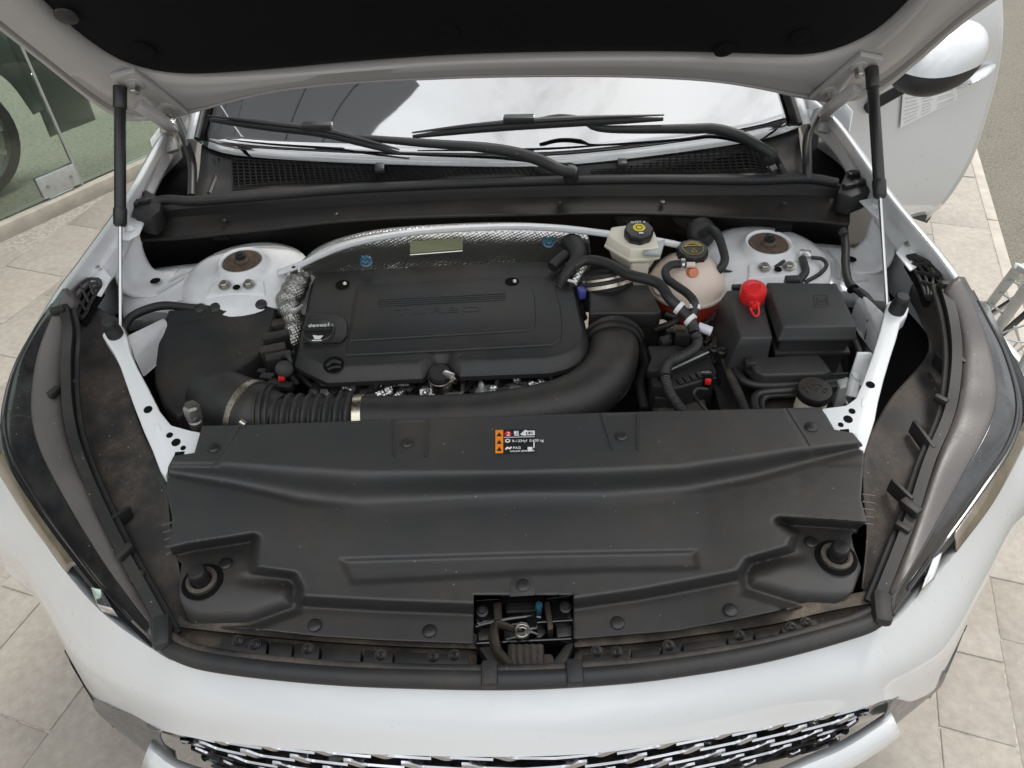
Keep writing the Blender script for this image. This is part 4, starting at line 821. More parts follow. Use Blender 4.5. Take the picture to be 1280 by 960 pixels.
def hcover(x, y):
    c, v = interp(crest, x), interp(vall, x)
    dr = interp([(208, .016), (300, .034), (400, .052), (650, .056), (880, .052), (1000, .034), (1079, .014)], x)
    z = .918
    mid = abs(x-645)/430; sh = interp([(0, .72), (.4, .78), (.6, .95), (1, .98)], mid)    # how abrupt the step is
    z -= dr*lerp(ss(c-2, v+14, y), ss(c-2, lerp(c, v, .96), y), sh)
    if y > v: z += .006*ss(v, v+6, y)*ss(.45, .7, mid)
    z -= .012*ss(v, 740, y)
    z -= .0065*ss(0, 7, pdist(strip, x, y))
    z -= .002*(ss(0, 3, pdist(tabs[0], x, y))+ss(0, 3, pdist(tabs[1], x, y)))
    if y < 582: # raised end pads beside the long panel
        z -= .0035*(ss(250+(y-530)*-.2, 258, x)*0)
        lx = 300-(y-532)*.55; rx = 984+(y-512)*.55
        z -= .004*(1-ss(lx-3, lx+2, x)) + .004*ss(rx-2, rx+3, x)
    # front drop to the flange
    d = interp(dropc, x)
    if 300 < x < 995: z -= .044*ss(d-3, d+13, y)*ss(300, 330, x)*(1-ss(975, 995, x))
    for pod, cx in ((podL, 253), (podR, 1045)):
        q = pdist(pod, x, y)
        if q > -8:
            yy = y + (0 if cx < 640 else 30)
            pz = .816-.018*ss(728, 795, yy)
            pz -= .020*(1-math.sqrt(ss(-2, 24, q)))*ss(714, 732, yy)
            z = lerp(z, pz, ss(-7, 3, q))
    return z
def side(l): return [Vector((x, y, 0)) for x, y in l]
NU, NV = 300, 170
rear = poly_s(side([(253, 532), (310, 531), (500, 524), (640, 520), (751, 516), (985, 510), (1027, 509)]), NU)
front = poly_s(side([(236, 782), (311, 785), (400, 795), (480, 800), (585, 804), (650, 804), (722, 798), (845, 788), (930, 772), (995, 758), (1044, 755)]), NU)
left = poly_s(side([(253, 532), (243, 566), (217, 570), (210, 584), (208, 612), (216, 650), (211, 684), (216, 694), (227, 704), (222, 744), (236, 782)]), NV)
right = poly_s(side([(1027, 509), (1043, 537), (1066, 541), (1078, 556), (1080, 571), (1076, 624), (1084, 652), (1064, 668), (1067, 684), (1077, 710), (1066, 740), (1044, 755)]), NV)
notch = [(592, 744), (669, 743.5), (716, 741), (718, 790), (724, 830), (586, 830), (592, 790)]
ear = [(638, 726), (642, 720), (662, 719), (668, 724), (669, 744), (637, 746)]
bm = bmesh.new(); rows = []; cen_px = {}
for j in range(NV):
    v = j/(NV-1); row = []
    for i in range(NU):
        u = i/(NU-1)
        c = rear[i]*(1-v)+front[i]*v+left[j]*(1-u)+right[j]*u-(rear[0]*(1-u)*(1-v)+rear[-1]*u*(1-v)+front[0]*(1-u)*v+front[-1]*u*v)
        x, y = c.x, c.y
        if y > 735 and 575 < x < 735: # tidy the edge of the latch opening
            for ex in (592, ): x = ex if abs(x-ex) < 2.0 else x
            x = 717 if abs(x-717) < 2.0 else x
            y = 743 if abs(y-743) < 1.2 and 590 < x < 718 else y
        z = hcover(x, y)
        row.append((x, y, z))
    rows.append(row)
for _ in range(1):   # soften the moulded edges a little
    zs = [[q[2] for q in r] for r in rows]
    for j in range(1, NV-1):
        for i in range(1, NU-1):
            x, y, _z = rows[j][i]; rows[j][i] = (x, y, (zs[j][i]*4+zs[j-1][i]*2+zs[j+1][i]*2+zs[j][i-1]*2+zs[j][i+1]*2+zs[j-1][i-1]+zs[j-1][i+1]+zs[j+1][i-1]+zs[j+1][i+1])/16)
vs = [[bm.verts.new(P(*q)) for q in r] for r in rows]
for j in range(NV-1):
    for i in range(NU-1):
        cx = (rows[j][i][0]+rows[j+1][i+1][0])/2; cy = (rows[j][i][1]+rows[j+1][i+1][1])/2
        if 592 <= cx <= 717 and cy >= 743: continue
        bm.faces.new((vs[j][i], vs[j][i+1], vs[j+1][i+1], vs[j+1][i]))
cov = finish('cover_panel', bm, M['cover'], rc, sharp=70); orient(cov, (0, 0, 1)); mo = cov.modifiers.new('t', 'SOLIDIFY'); mo.thickness = .0028; mo.offset = -1
for x, y in ((267, 560), (509, 554), (777, 545), (1014, 534), (282, 705), (1014, 678), (393, 782), (537, 789), (772, 779), (913, 763), (654, 732)):
    clip(P(x, y, hcover(x, y)+.0005), (0, -.05, 1), .0105, M['satin'], rc)
rings('clip_tab', [[P(x, y, hcover(654, 732)+.001) for x, y in ear], [P(x, y, hcover(654, 732)-.004) for x, y in ear]], M['cover'], rc, bevel=.001)
for pts in ([(300, 531.5), (296, 540), (268, 580), (264, 585)], [(984, 511), (1010, 552), (1012, 557)], [(751, 517), (766, 562)], [(491, 525), (493, 571)], [(535, 524), (532, 571)], [(797, 516), (797, 562)]):
    tube('moulded_line', [P(x, y, hcover(x, y)+.0008) for x, y in pts], .0018, M['cover'], rc, 6, 14, smooth_path=False)
for cx, cy, s in ((253, 727, 1), (1045, 697, -1)):
    z = hcover(cx, cy); c = P(cx, cy, z+.001)
    bs = lathe('stop_socket', c, (0, -.05, 1), [(.031, 0), (.030, .002), (.026, .001), (.024, -.001), (0, -.002)], M['void'], rc, 28)
    lathe('rubber_ring', c, (0, -.05, 1), [(.023, 0), (.023, .006), (.018, .008), (.0155, .006), (.0155, 0)], M['dirty'], bs, 24)
    lathe('rubber_stop', c, (0, -.05, 1), [(.014, 0), (.014, .006), (.0125, .012), (.0135, .014), (.0135, .028), (.011, .031), (0, .032)], M['satin'], bs, 22)
# warning label: black sticker with an orange strip, pictograms and small print
def LB(u, v, o=.001):   # label coordinates: u,v in 0..1 across and down
    x, y = lerp(619, 669, u), lerp(537.5, 567, v)+(-1.2*u); return P(x, y, hcover(x, y)+o)
def quad(name, u0, v0, u1, v1, m, par, o=.0012, th=.0004):
    return flat(name, [LB(u0, v0, o), LB(u1, v0, o), LB(u1, v1, o), LB(u0, v1, o)], m, par, th)
lab = quad('warning_label', 0, 0, 1, 1, M['signbk'], rc, .0006, .0005); lx_, ly_ = (LB(1, .5)-LB(0, .5)).normalized(), (LB(.5, 0)-LB(.5, 1)).normalized(); lw = (LB(1, .5)-LB(0, .5)).length; lh = (LB(.5, 0)-LB(.5, 1)).length
quad('orange_strip', .005, .01, .20, .99, M['signor'], lab)
for v in (.20, .52, .82): flat('warning_triangle', [LB(.10, v-.10, .0018), LB(.165, v+.07, .0018), LB(.035, v+.07, .0018)], M['signbk'], lab, .0003)
lathe('red_sign', LB(.32, .17, .0014), (0, 0, 1), [(lh*.115, 0), (lh*.11, .0004), (0, .0005)], M['signred'], lab, 8)
text('pictogram', '2', LB(.285, .25, .002), lx_, ly_, lh*.22, M['white'], lab)
for u in (.47, .50, .55): quad('pictogram', u, .07, u+.035, .2, M['white'], lab, .0014)
quad('pictogram', .48, .22, .6, .26, M['white'], lab, .0014)
for u, v in ((.68, .2), (.72, .14), (.76, .08), (.74, .22)): lathe('pictogram', LB(u, v, .0014), (0, 0, 1), [(lh*.06, 0), (0, .0004)], M['white'], lab, 8)
quad('pictogram', .80, .07, .99, .26, M['white'], lab, .0014); quad('pictogram', .83, .12, .88, .21, M['signbk'], lab, .002); quad('pictogram', .905, .12, .93, .21, M['signbk'], lab, .002)
quad('rule', .22, .315, .985, .335, M['white'], lab, .0014)
lathe('pictogram', LB(.31, .47, .0014), (0, 0, 1), [(lh*.085, 0), (lh*.08, .0004), (lh*.045, .0004), (lh*.045, 0)], M['white'], lab, 12, cap=False, ribs=6, ribd=.15)
text('print', 'R-1234yf  0.600 kg', LB(.42, .53, .0014), lx_, ly_, lh*.135, M['white'], lab, sx=.95)
tube('pictogram', [LB(.26, .84, .0016), LB(.30, .76, .0016), LB(.36, .80, .0016), LB(.40, .74, .0016)], lh*.03, M['white'], lab, 6)
text('print', 'PAG', LB(.44, .82, .0014), lx_, ly_, lh*.13, M['white'], lab)
text('print', 'SAE J639 J2845 J2842', LB(.37, .945, .0014), lx_, ly_, lh*.085, M['white'], lab)
quad('pictogram', .81, .76, .93, .93, M['white'], lab, .0014); quad('pictogram', .955, .55, .985, .80, M['white'], lab, .0014)
# ---- bonnet latch in the notch of the cover
la = thing('bonnet_latch', 'black and brown steel bonnet latch with coil spring in the cover notch', 'latch', P(655, 790, .74))
prism('back_plate', [(580, 736), (730, 734), (735, 862), (575, 864)], .735, .728, M['void'], la, bevel=0)
for pts, zt, zb, m in (([(594, 750), (625, 748), (626, 776), (595, 780)], .80, .775, 'gloss'), ([(682, 748), (713, 744), (715, 772), (690, 778)], .80, .775, 'gloss'), ([(593, 779), (716, 771), (717, 776), (593, 784)], .806, .79, 'gloss'), ([(594, 801), (720, 795), (721, 799), (594, 805)], .80, .77, 'gloss'), ([(625, 744), (680, 742), (681, 750), (626, 752)], .805, .79, 'gloss')):
    prism('latch_plate', pts, zt, zb, M[m], la, bevel=.002)
prism('striker_guide', [(616, 753), (627, 752), (628, 775), (619, 782)], .812, .77, M['brown'], la, bevel=.002)
prism('striker_guide', [(680, 752), (687, 751), (692, 785), (685, 788)], .81, .77, M['brown'], la, bevel=.002)
lv = tube('release_lever', W([(650, 790, .815), (635, 784, .82), (620, 781, .822), (617, 795, .825), (622, 815, .825), (628, 822, .83), (638, 834, .832)]), [.006, .008, .010, .011, .010, .009, .008], M['brown'], la, 10, 30, flat=.6)
sp_ = [P(653, 792, .815)+Vector((.009*math.cos(t*.7), .009*math.sin(t*.7), .0042*t/ (2*math.pi/.7))) for t in range(0, 36)]
tube('coil_spring', [P(632, 800, .808)]+sp_+[P(672, 793, .826)], .0014, M['steel'], la, 6, 180)
for x, y in ((603, 764), (707, 759)): bolt(P(x, y, .802), (0, -.2, 1), .006, M['satin'], la)
rod('cable_end', P(673, 768, .79), P(674, 755, .812), .0055, M['blue'], la, 10, bevel=.001)
for k in range(6): rod('cable_coil', P(655+k*2.4, 769-k*.3, .80), P(656+k*2.4, 764-k*.3, .808), .0016, M['steel'], la, 6)
tube('linkage', W([(598, 782, .812), (630, 775, .815), (660, 771, .812), (676, 772, .81)]), .003, M['gloss'], la, 8, 20)
for pts in ([(630, 754), (676, 752), (676, 764), (632, 766)], [(629, 783), (650, 780), (676, 778), (684, 790), (676, 797), (630, 799)], [(596, 785), (618, 784), (618, 799), (597, 801)], [(694, 778), (716, 776), (716, 795), (696, 797)]): prism('latch_plate', pts, .792, .76, M['satin'], la, bevel=.003)
prism('pawl', [(657, 770), (671, 768), (672, 786), (660, 788)], .815, .79, M['gloss'], la, bevel=.002)
for q in ([(596, 806), (622, 806), (636, 835), (618, 838)], [(720, 798), (706, 806), (684, 835), (704, 838)]): prism('gusset', q, .79, .75, M['plastic'], la, bevel=.003)
for k in range(5): tube('rib_guard', W([(640+k*8.5, 808, .80), (640+k*8.5, 822, .80), (642+k*8, 834, .795)]), .0068, M['dusty'], la, 8, 10)
prism('rib_base', [(636, 818), (690, 816), (700, 840), (628, 842)], .79, .76, M['dusty'], la, bevel=.004)
# ================================================================== engine
en = thing('engine', 'engine under a broad flat matte black cover with moulded ribs', 'engine', (-.13, 1.2, .55))
blk = prism('engine_block', [(385, 350, .80), (700, 340, .80), (728, 420, .80), (715, 485, .80), (395, 498, .80)], .80, .56, M['alloy'], en, bevel=.01)
random.seed(11)
for k in range(34): # castings, pipes and fasteners seen below the cover's edge
    x = random.uniform(388, 712); y = random.uniform(478, 502); z = random.uniform(.805, .84)
    r = random.random(); c = P(x, y, z); d = Vector((random.uniform(-1, 1), random.uniform(-1, .2), random.uniform(.2, 1))).normalized()
    if r < .4: lathe('fastener', c, d, [(.008, 0), (.008, .008), (.0055, .010), (.0055, .016), (0, .017)], M['steel' if r < .2 else 'alloy'], en, 10)
    elif r < .75: obox('casting', c, *frame(d), (random.uniform(.015, .04), random.uniform(.01, .02), random.uniform(.01, .03)), M['alloy' if random.random() < .6 else 'plastic'], en, bevel=.002)
    else: tube('pipe', [c, c+d*.03+Vector((.03, 0, -.01)), c+Vector((.07, random.uniform(-.02, .02), .005))], .004, M['plastic' if random.random() < .5 else 'silver'], en, 8, 14)
for pts in ([(555, 490), (575, 489), (574, 502), (553, 503)], [(598, 481), (622, 480), (614, 495), (590, 496)], [(638, 478), (660, 476), (658, 488), (634, 490)], [(392, 486), (408, 485), (410, 496), (390, 497)]): prism('bright_bracket', pts, .845, .80, M['silver'], en, bevel=.003)
ZC = .902
ctop = [(401, 341), (520, 334), (635, 328), (690, 325), (702, 327), (708, 334), (714, 352), (720, 380), (727, 412), (726, 424), (718, 435), (702, 442), (684, 446), (578, 450), (571, 446), (567, 438), (558, 434), (542, 434), (534, 439), (530, 448), (523, 453), (432, 457), (412, 458), (386, 446), (376, 440), (380, 418), (386, 392), (390, 366), (394, 348)]
ct_ = [P(x, y, ZC) for x, y in ctop]
def lip(d, z): return [Vector((p.x, p.y-(.012 if p.y < 1.2 else 0)*(d/.02), z)) for p in outset(ct_, d)]
ec = rings('engine_cover', [[p.lerp(sum(ct_, Vector())/len(ct_), .02)+Vector((0, 0, .0005)) for p in ct_], ct_, lip(.003, ZC-.003), lip(.012, ZC-.018), lip(.0135, ZC-.021), lip(.014, ZC-.030)], M['plastic'], en, cap1=False, sharp=30)
z = ZC+.0005
rings('raised_panel', [[P(x, y, z+.003) for x, y in q] for q in ([(447, 357), (560, 350), (672, 345), (684, 347), (692, 354), (700, 385), (702, 412), (700, 424), (690, 430), (560, 437), (432, 443), (436, 426), (442, 375)],)]+[[p-Vector((0, 0, .0035)) for p in outset([P(x, y, z+.003) for x, y in [(447, 357), (560, 350), (672, 345), (684, 347), (692, 354), (700, 385), (702, 412), (700, 424), (690, 430), (560, 437), (432, 443), (436, 426), (442, 375)]], .002)]], M['plastic'], ec, bevel=.001)
rings('badge_panel', [[P(x, y, z+.0058) for x, y in [(448, 362), (655, 357), (664, 361), (668, 371), (669, 402), (667, 409), (660, 412), (437, 425)]], [p-Vector((0, 0, .004)) for p in outset([P(x, y, z+.0058) for x, y in [(448, 362), (655, 357), (664, 361), (668, 371), (669, 402), (667, 409), (660, 412), (437, 425)]], .002)]], M['plastic'], ec, bevel=.001)
for k in range(4): tube('embossed_line', [P(472, 374.5+k*2.6, z+.0062), P(632, 366.5+k*2.6, z+.0062)], .0012, M['plastic'], ec, 6, 3, smooth_path=False)
tx = (P(612, 388, z)-P(492, 393, z)); text('embossed_lettering', 'TURBO', P(492, 394, z+.0058), tx, Vector((-tx.y, tx.x, 0)), .026, M['plastic'], ec, ext=.0006, sx=2.0)
for x, y in ((428, 355), (640, 352)):
    hl = lathe('fixing_hole', P(x, y, z+.0032), (0, 0, 1), [(.0145, 0), (.0145, .0006), (.013, .0005), (.0125, .0002), (0, .0002)], M['void'], ec, 24)
    lathe('ball_stud', P(x+3, y+1, z+.003), (.2, -.1, 1), [(.005, 0), (.005, .004), (.003, .006), (0, .006)], M['steel'], hl, 10)
wl = lathe('fixing_well', P(417, 456, z), (0, -.2, 1), [(.019, 0), (.019, .001), (.0175, .0008), (.017, .0003), (0, .0003)], M['void'], ec, 24)
tube('well_pin', W([(408, 458, z+.004), (416, 452, z+.006), (427, 454, z+.004)]), .0035, M['plastic'], wl, 8, 12)
tube('well_pin', W([(410, 462, z+.003), (418, 459, z+.005), (426, 459, z+.003)]), .0025, M['plastic'], wl, 8, 12)
# oil filler cap in its scallop
oc = P(399, 417, ZC+.004)
rings('scallop', [[P(x, y, ZC+.0065) for x, y in ((384, 391), (400, 391), (418, 393), (430, 398), (434, 405), (433, 420), (426, 428), (380, 428))], [P(x, y, ZC-.002) for x, y in ((383, 390), (400, 390), (420, 392), (432, 397), (436, 405), (435, 421), (427, 430), (379, 430))]], M['plastic'], ec, bevel=.003)
cap = lathe('oil_cap', oc, (0, -.12, 1), [(.031, -.004), (.031, .006), (.029, .009), (.026, .010), (0, .0105)], M['satin'], ec, 30)
obox('cap_grip', oc+Vector((0, 0, .013)), (1, 0, 0), (0, 1, 0), (0, 0, 1), (.056, .016, .012), M['satin'], cap, bevel=.005)
text('lettering', 'dexos1', P(385, 409.5, ZC+.0225)+Vector((0, 0, .001)), (1, .03, 0), (0, 1, .1), .013, M['white'], cap, sx=1.1)
text('lettering', 'GEN 2', P(401, 409.0, ZC+.0225)+Vector((0, 0, .001)), (1, .03, 0), (0, 1, .1), .0085, M['galv'], cap)
oz = ZC+.0205
flat('oil_can_icon', W([(391, 419, oz), (398, 420, oz), (404, 419.5, oz), (403, 421, oz), (400, 424, oz), (393, 424, oz), (392, 421.5, oz)]), M['white'], cap, .0008)
flat('oil_can_icon', W([(390, 425.2, oz), (402, 425, oz), (402, 426, oz), (390, 426.2, oz)]), M['white'], cap, .0008)
# vent stub with hose clamp in the cover's notch
vs_ = lathe('vent_stub', P(551, 476, .862), (0, -.15, 1), [(.0205, -.05), (.0205, .024), (.018, .027), (0, .027)], M['rubber'], en, 24)
lathe('hose_clamp', P(551, 476, .872), (0, -.15, 1), [(.0208, 0), (.0225, .0005), (.0225, .011), (.0208, .0115)], M['zinc'], vs_, 28, cap=False)
rod('clamp_screw', P(563, 471, .884), P(569, 477, .884), .0055, M['zinc'], vs_, 10); obox('clamp_lug', P(561, 469, .886), (.8, -.6, 0), (.6, .8, 0), (0, 0, 1), (.022, .010, .012), M['silver'], vs_)
# ================================================================== air filter housing, intake hose and resonator
ab = thing('air_filter_box', 'big matte black air filter box in front of the strut tower', 'air filter', P(250, 470, .62))
bx = W([(211, 389, .885), (246, 386, .888), (300, 384, .888), (335, 383, .885), (345, 386, .88), (338, 412, .872), (326, 442, .862), (292, 462, .855), (266, 482, .848), (240, 512, .832), (222, 522, .825), (205, 505, .83), (195, 480, .84), (192, 448, .858), (203, 410, .875)])
cb_ = sum(bx, Vector())/len(bx)
body = rings('housing', [[p.lerp(cb_, .05)+Vector((0, 0, .0035)) for p in bx], [p.lerp(cb_, .02)+Vector((0, 0, .003)) for p in bx], bx, [p+Vector((0, 0, -.006)) for p in outset(bx, .003)], [Vector((p.x, p.y, .62)) for p in outset(bx, .004)]], M['plastic'], ab, sharp=45)
for x, y in ((251, 387), (270, 386), (327, 382)): lathe('moulded_lug', P(x, y, .886), (0, -.3, 1), [(.012, -.01), (.012, .006), (.008, .009), (0, .009)], M['plastic'], ab, 14)
for k, (x, y) in enumerate(((345, 392), (352, 402), (350, 416), (348, 432), (345, 448), (352, 458))): obox('rib_block', P(x, y, .845), (.96, .26, 0), (-.26, .96, 0), (0, 0, 1), (.05, .022, .06), M['plastic'] if k % 2 else M['dusty'], ab, bevel=.004)
prism('lid_edge', [(322, 386), (357, 384), (366, 396), (352, 470), (330, 470), (340, 420)], .832, .66, M['plastic'], ab, bevel=.005)
tube('sensor_wire', W([(352, 448, .87), (358, 444, .885), (364, 452, .88), (362, 466, .86), (372, 480, .84)]), .005, M['hose'], ab, 8, 24)
lathe('wire_boot', P(356, 462, .87), (.2, -.6, .6), [(.016, -.02), (.018, 0), (.016, .016), (.01, .02)], M['rubber'], ab, 16)
obox('red_connector', P(352, 473, .868), (1, .2, 0), (-.2, 1, 0), (0, 0, 1), (.012, .01, .008), M['signred'], ab)
for x, y, s in ((335, 473, .03), (345, 480, .028), (358, 484, .03), (328, 465, .02)): obox('connector', P(x, y, .855), (.9, -.3, .1), (.3, .9, 0), (0, 0, 1), (s, s*.6, s*.6), M['plastic'], ab, bevel=.003)
ih = thing('intake_hose', 'fat black intake hose with ribbed bellows and two metal clamps behind the radiator cover', 'intake hose', P(500, 520, .80))
RZ = .852
a0, a1 = P(272, 500, RZ), P(322, 523, RZ)
out_ = tube('outlet', [P(258, 492, RZ), a0, P(300, 513, RZ), a1], [.045, .060, .062, .058], M['plastic'], ih, 28, 20)
def ringc(name, c, d, r, w, m, par): return lathe(name, Vector(c)-Vector(d).normalized()*w/2, d, [(r-.002, 0), (r+.0015, .0006), (r+.0015, w-.0006), (r-.002, w)], m, par, 32, cap=False)
dcl = (P(345, 526, RZ)-P(305, 512, RZ)); cl1 = ringc('hose_clamp', P(314, 518, RZ), dcl, .0625, .013, M['zinc'], ih)
rod('clamp_screw', P(300, 527, .90), P(306, 531, .895), .006, M['zinc'], cl1, 10)
tube('elbow', W([(316, 519, RZ), (332, 524, RZ), (346, 526, RZ), (352, 527, RZ)]), [.060, .060, .053, .048], M['hose'], ih, 28, 20)
for k in range(3): tube('elbow_rib', [P(330+k*7, 523, RZ)+Vector((0, math.cos(t)*.058, math.sin(t)*.058)) for t in (.2, .7, 1.2, 1.7, 2.2, 2.6)], .003, M['hose'], ih, 6, 20)
tube('bellows', W([(350, 526.5, RZ), (400, 527, RZ), (446, 527, RZ)]), .0425, M['hose'], ih, 28, 120, corr=.0085, corn=7.5)
cl2 = ringc('hose_clamp', P(451, 527, RZ), (1, .03, 0), .0475, .016, M['zinc'], ih); obox('clamp_lug', P(464, 497, .89), (1, 0, 0), (0, 1, 0), (0, 0, 1), (.02, .012, .01), M['plastic'], cl2)
pp = tube('pipe', W([(446, 527, RZ), (500, 527, RZ), (580, 525.5, RZ), (650, 519, RZ), (700, 508, RZ), (734, 492, RZ), (756, 470, RZ), (765, 448, RZ+.002), (767, 430, RZ+.006), (767, 416, RZ+.01)]), [.046, .046, .047, .049, .050, .050, .048], M['plastic'], ih, 32, 90)
tube('mould_seam', [P(x, y, zz) for x, y, zz in ((797, 420, .85), (797, 448, .845), (788, 481, .84), (768, 504, .84), (722, 518, .845))], .002, M['plastic'], ih, 6, 40)
rs = thing('resonator_box', 'black rectangular plastic resonator box with dusty front, fed by the intake hose', 'resonator', P(780, 420, .74))
prism('lid', [(736, 357), (811, 355), (827, 389), (822, 391), (737, 391)], .908, .872, M['plastic'], rs, bevel=.005, seg=3)
prism('box_body', [(738, 362), (810, 360), (825, 392), (738, 393)], .871, .74, M['dusty'], rs, bevel=.005, taper=.002)
prism('box_rim', [(737, 362), (811, 360), (828, 394), (738, 395)], .842, .832, M['plastic'], rs, bevel=.002, taper=.003)
dpi = (P(767, 430, RZ+.006)-P(767, 416, RZ+.01)).normalized()
for k, r in ((0, .056), (.012, .0525)): ringc('inlet_collar', P(767, 424, RZ+.008)+dpi*k, dpi, r, .010, M['dusty'], rs)
tb = lathe('throttle_neck', P(756, 358, .885), (-.15, .45, .88), [(.058, -.04), (.058, 0), (.061, .004), (.061, .016), (.054, .020), (.050, .03), (.04, .034)], M['rubber'], rs, 30)
ringc('neck_clamp', P(756, 358, .885)+Vector((-.0012, .0035, .007)), (-.15, .45, .88), .0615, .008, M['zinc'], tb); ringc('neck_clamp', P(756, 358, .885)+Vector((-.003, .009, .019)), (-.15, .45, .88), .053, .006, M['zinc'], tb)
obox('sensor_connector', P(727, 366, .90), (1, .2, 0), (-.2, 1, 0), (0, 0, 1), (.014, .02, .02), M['bluec'], rs)
# ================================================================== foil heat shield behind the engine
hs_ = thing('heat_shield', 'crinkled silver foil heat shield curving behind the engine cover', 'heat shield', P(560, 330, .80))
hu_ = W([(372, 338, .925), (395, 318, .94), (430, 304, .952), (480, 294, .957), (560, 288, .96), (640, 286, .96), (700, 289, .957), (735, 293, .953)]); 
hl_ = W([(388, 352, .86), (410, 340, .87), (440, 332, .875), (490, 328, .875), (560, 326, .875), (640, 324, .875), (700, 322, .875), (738, 326, .87)])
hm_ = [p.lerp(q, .4)+Vector((0, -.012, .006)) for p, q in zip(hu_, hl_)]
loft('foil', [[p+Vector((0, .02, .004)) for p in hu_], hu_, hm_, hl_, [p+Vector((0, -.02, -.08)) for p in hl_]], M['foil'], hs_, 80, 6)
tube('rolled_edge', [p+Vector((0, .002, .002)) for p in hu_[:7]], .0042, M['silver'], hs_, 8, 60)
lb2 = rings('faded_label', [[P(x, y, zz)+Vector((0, -.006, .016)) for x, y, zz in ((514, 308, .935), (579, 304, .935), (579, 318, .905), (514, 323, .905))], [P(x, y, zz)+Vector((0, .0, .008)) for x, y, zz in ((514, 308, .935), (579, 304, .935), (579, 318, .905), (514, 323, .905))]], M['olive'], hs_, smooth=False)
tube('label_edge', [P(514, 324, .905)+Vector((0, -.008, .016)), P(579, 319, .905)+Vector((0, -.008, .016))], .0016, M['silver'], hs_, 6, 4, smooth_path=False)
for x, y in ((458, 327), (686, 303)):
    c = P(x, y, .93); k_ = lathe('blue_clip', c, (0, -.6, .8), [(.013, 0), (.013, .002), (.009, .004), (.007, .009), (0, .010)], M['blue'], hs_, 16)
    for an in (0, 90): u_ = Vector((math.cos(R(an+45)), .3, math.sin(R(an+45)))); bar('clip_cross', c+Vector((0, -.006, .008))-u_*.011, c+Vector((0, -.006, .008))+u_*.011, .004, .003, M['blue'], k_, bevel=.0005)
# wrapped pipe by the engine's corner
wp_ = thing('foil_sleeve', 'crumpled foil sleeve wrapped round a pipe between air filter box and engine', 'heat sleeve', P(370, 390, .75))
tube('sleeve', W([(376, 346, .90), (368, 362, .895), (360, 378, .885), (366, 398, .87), (368, 420, .85), (362, 450, .80)]), [.020, .024, .022, .017, .019, .016], M['foild'], wp_, 22, 60, corr=.003, corn=9)
tube('bracket_band', W([(350, 384, .885), (366, 389, .895), (378, 383, .89)]), .006, M['galv'], wp_, 8, 14, flat=.4)
# cowl-side brace rail, painted, passing behind the shield
br = thing('brace_rail', 'pale painted brace rail curving along the firewall between both strut towers', 'brace rail', P(620, 300, .90))
ra = W([(346, 340, .92), (372, 331, .935), (400, 318, .945), (440, 303, .955), (500, 291, .962), (560, 285, .965), (640, 282, .966), (700, 284, .965), (760, 291, .962), (830, 301, .955), (866, 310, .94), (885, 318, .92)])
loft('rail', [[p+Vector((0, .02, -.02)) for p in ra], [p+Vector((0, .010, .0)) for p in ra], [p+Vector((0, .004, .0025)) for p in ra], [p+Vector((0, -.004, .001)) for p in ra], [p+Vector((0, -.005, -.008)) for p in ra]], M['ecoat'], br, 70, 2, rowsmooth=False)
lathe('rail_hole', P(367, 334, .9405), (0, 0, 1), [(.004, 0), (.004, .0006), (0, .0005)], M['void'], br, 12)
prism('rail_plate', [(806, 296), (832, 298), (826, 318), (804, 316)], .957, .95, M['galv'], br, bevel=.001)
# ================================================================== brake fluid reservoir
bf = thing('brake_fluid_reservoir', 'cream plastic brake fluid reservoir with black cap at the firewall', 'reservoir', P(795, 340, .80))
lid = W([(763, 288, .955), (785, 285, .957), (815, 286, .957), (821, 300, .955), (824, 313, .952), (812, 316, .95), (788, 317, .95), (772, 308, .952), (758, 299, .954)])
up_ = rings('upper_shell', [[p+Vector((0, 0, .010)) for p in outset(lid, -.006)], [p+Vector((0, 0, .008)) for p in outset(lid, -.002)], [p-Vector((0, 0, .012)) for p in outset(lid, .001)], [p-Vector((0, 0, .014)) for p in outset(lid, .0035)], [p-Vector((0, 0, .019)) for p in outset(lid, .0035)], [p-Vector((0, 0, .021)) for p in lid]], M['cream'], bf, bevel=.0012)
rings('lower_shell', [[p-Vector((0, 0, .021)) for p in outset(lid, -.004)], [p-Vector((0, 0, .048)) for p in outset(lid, -.012)]], M['cream'], bf, bevel=.003)
lo = W([(783, 322, .92), (813, 320, .92), (811, 340, .90), (788, 342, .90)]); rings('sump', [[p+Vector((0, 0, .02)) for p in lo], [Vector((p.x, p.y, .84)) for p in outset(lo, -.004)]], M['cream'], bf, bevel=.004)
cc = P(798, 294, .968); kp = lathe('cap', cc, (0, -.12, 1), [(.0275, -.004), (.0290, 0), (.0290, .013), (.0265, .0165), (.0, .0175)], M['satin'], bf, 48, ribs=8, ribd=.035)
n_ = Vector((0, -.12, 1)).normalized(); tcap = cc+n_*.0178; yv = Vector((0, 1, .12)).normalized()
lathe('yellow_disc', tcap+yv*.002, n_, [(.0125, 0), (.012, .0005), (0, .0006)], M['yellow'], kp, 24)
lathe('printed_ring', tcap+yv*.002+n_*.0006, n_, [(.007, 0), (.007, .0004), (.0052, .0004), (.0052, 0)], M['signbk'], kp, 20, cap=False)
text('lettering', 'DOT 4', tcap+yv*.0165+n_*.0004, (1, 0, 0), yv, .0085, M['white'], kp, align='CENTER', sx=1.2)
flat('printed_mark', [tcap-yv*.014+n_*.0004+Vector((-.003, 0, 0)), tcap-yv*.014+n_*.0004+Vector((.006, 0, 0)), tcap-yv*.019+n_*.0004+Vector((.006, 0, 0)), tcap-yv*.019+n_*.0004+Vector((-.003, 0, 0))], M['white'], kp, .0004)
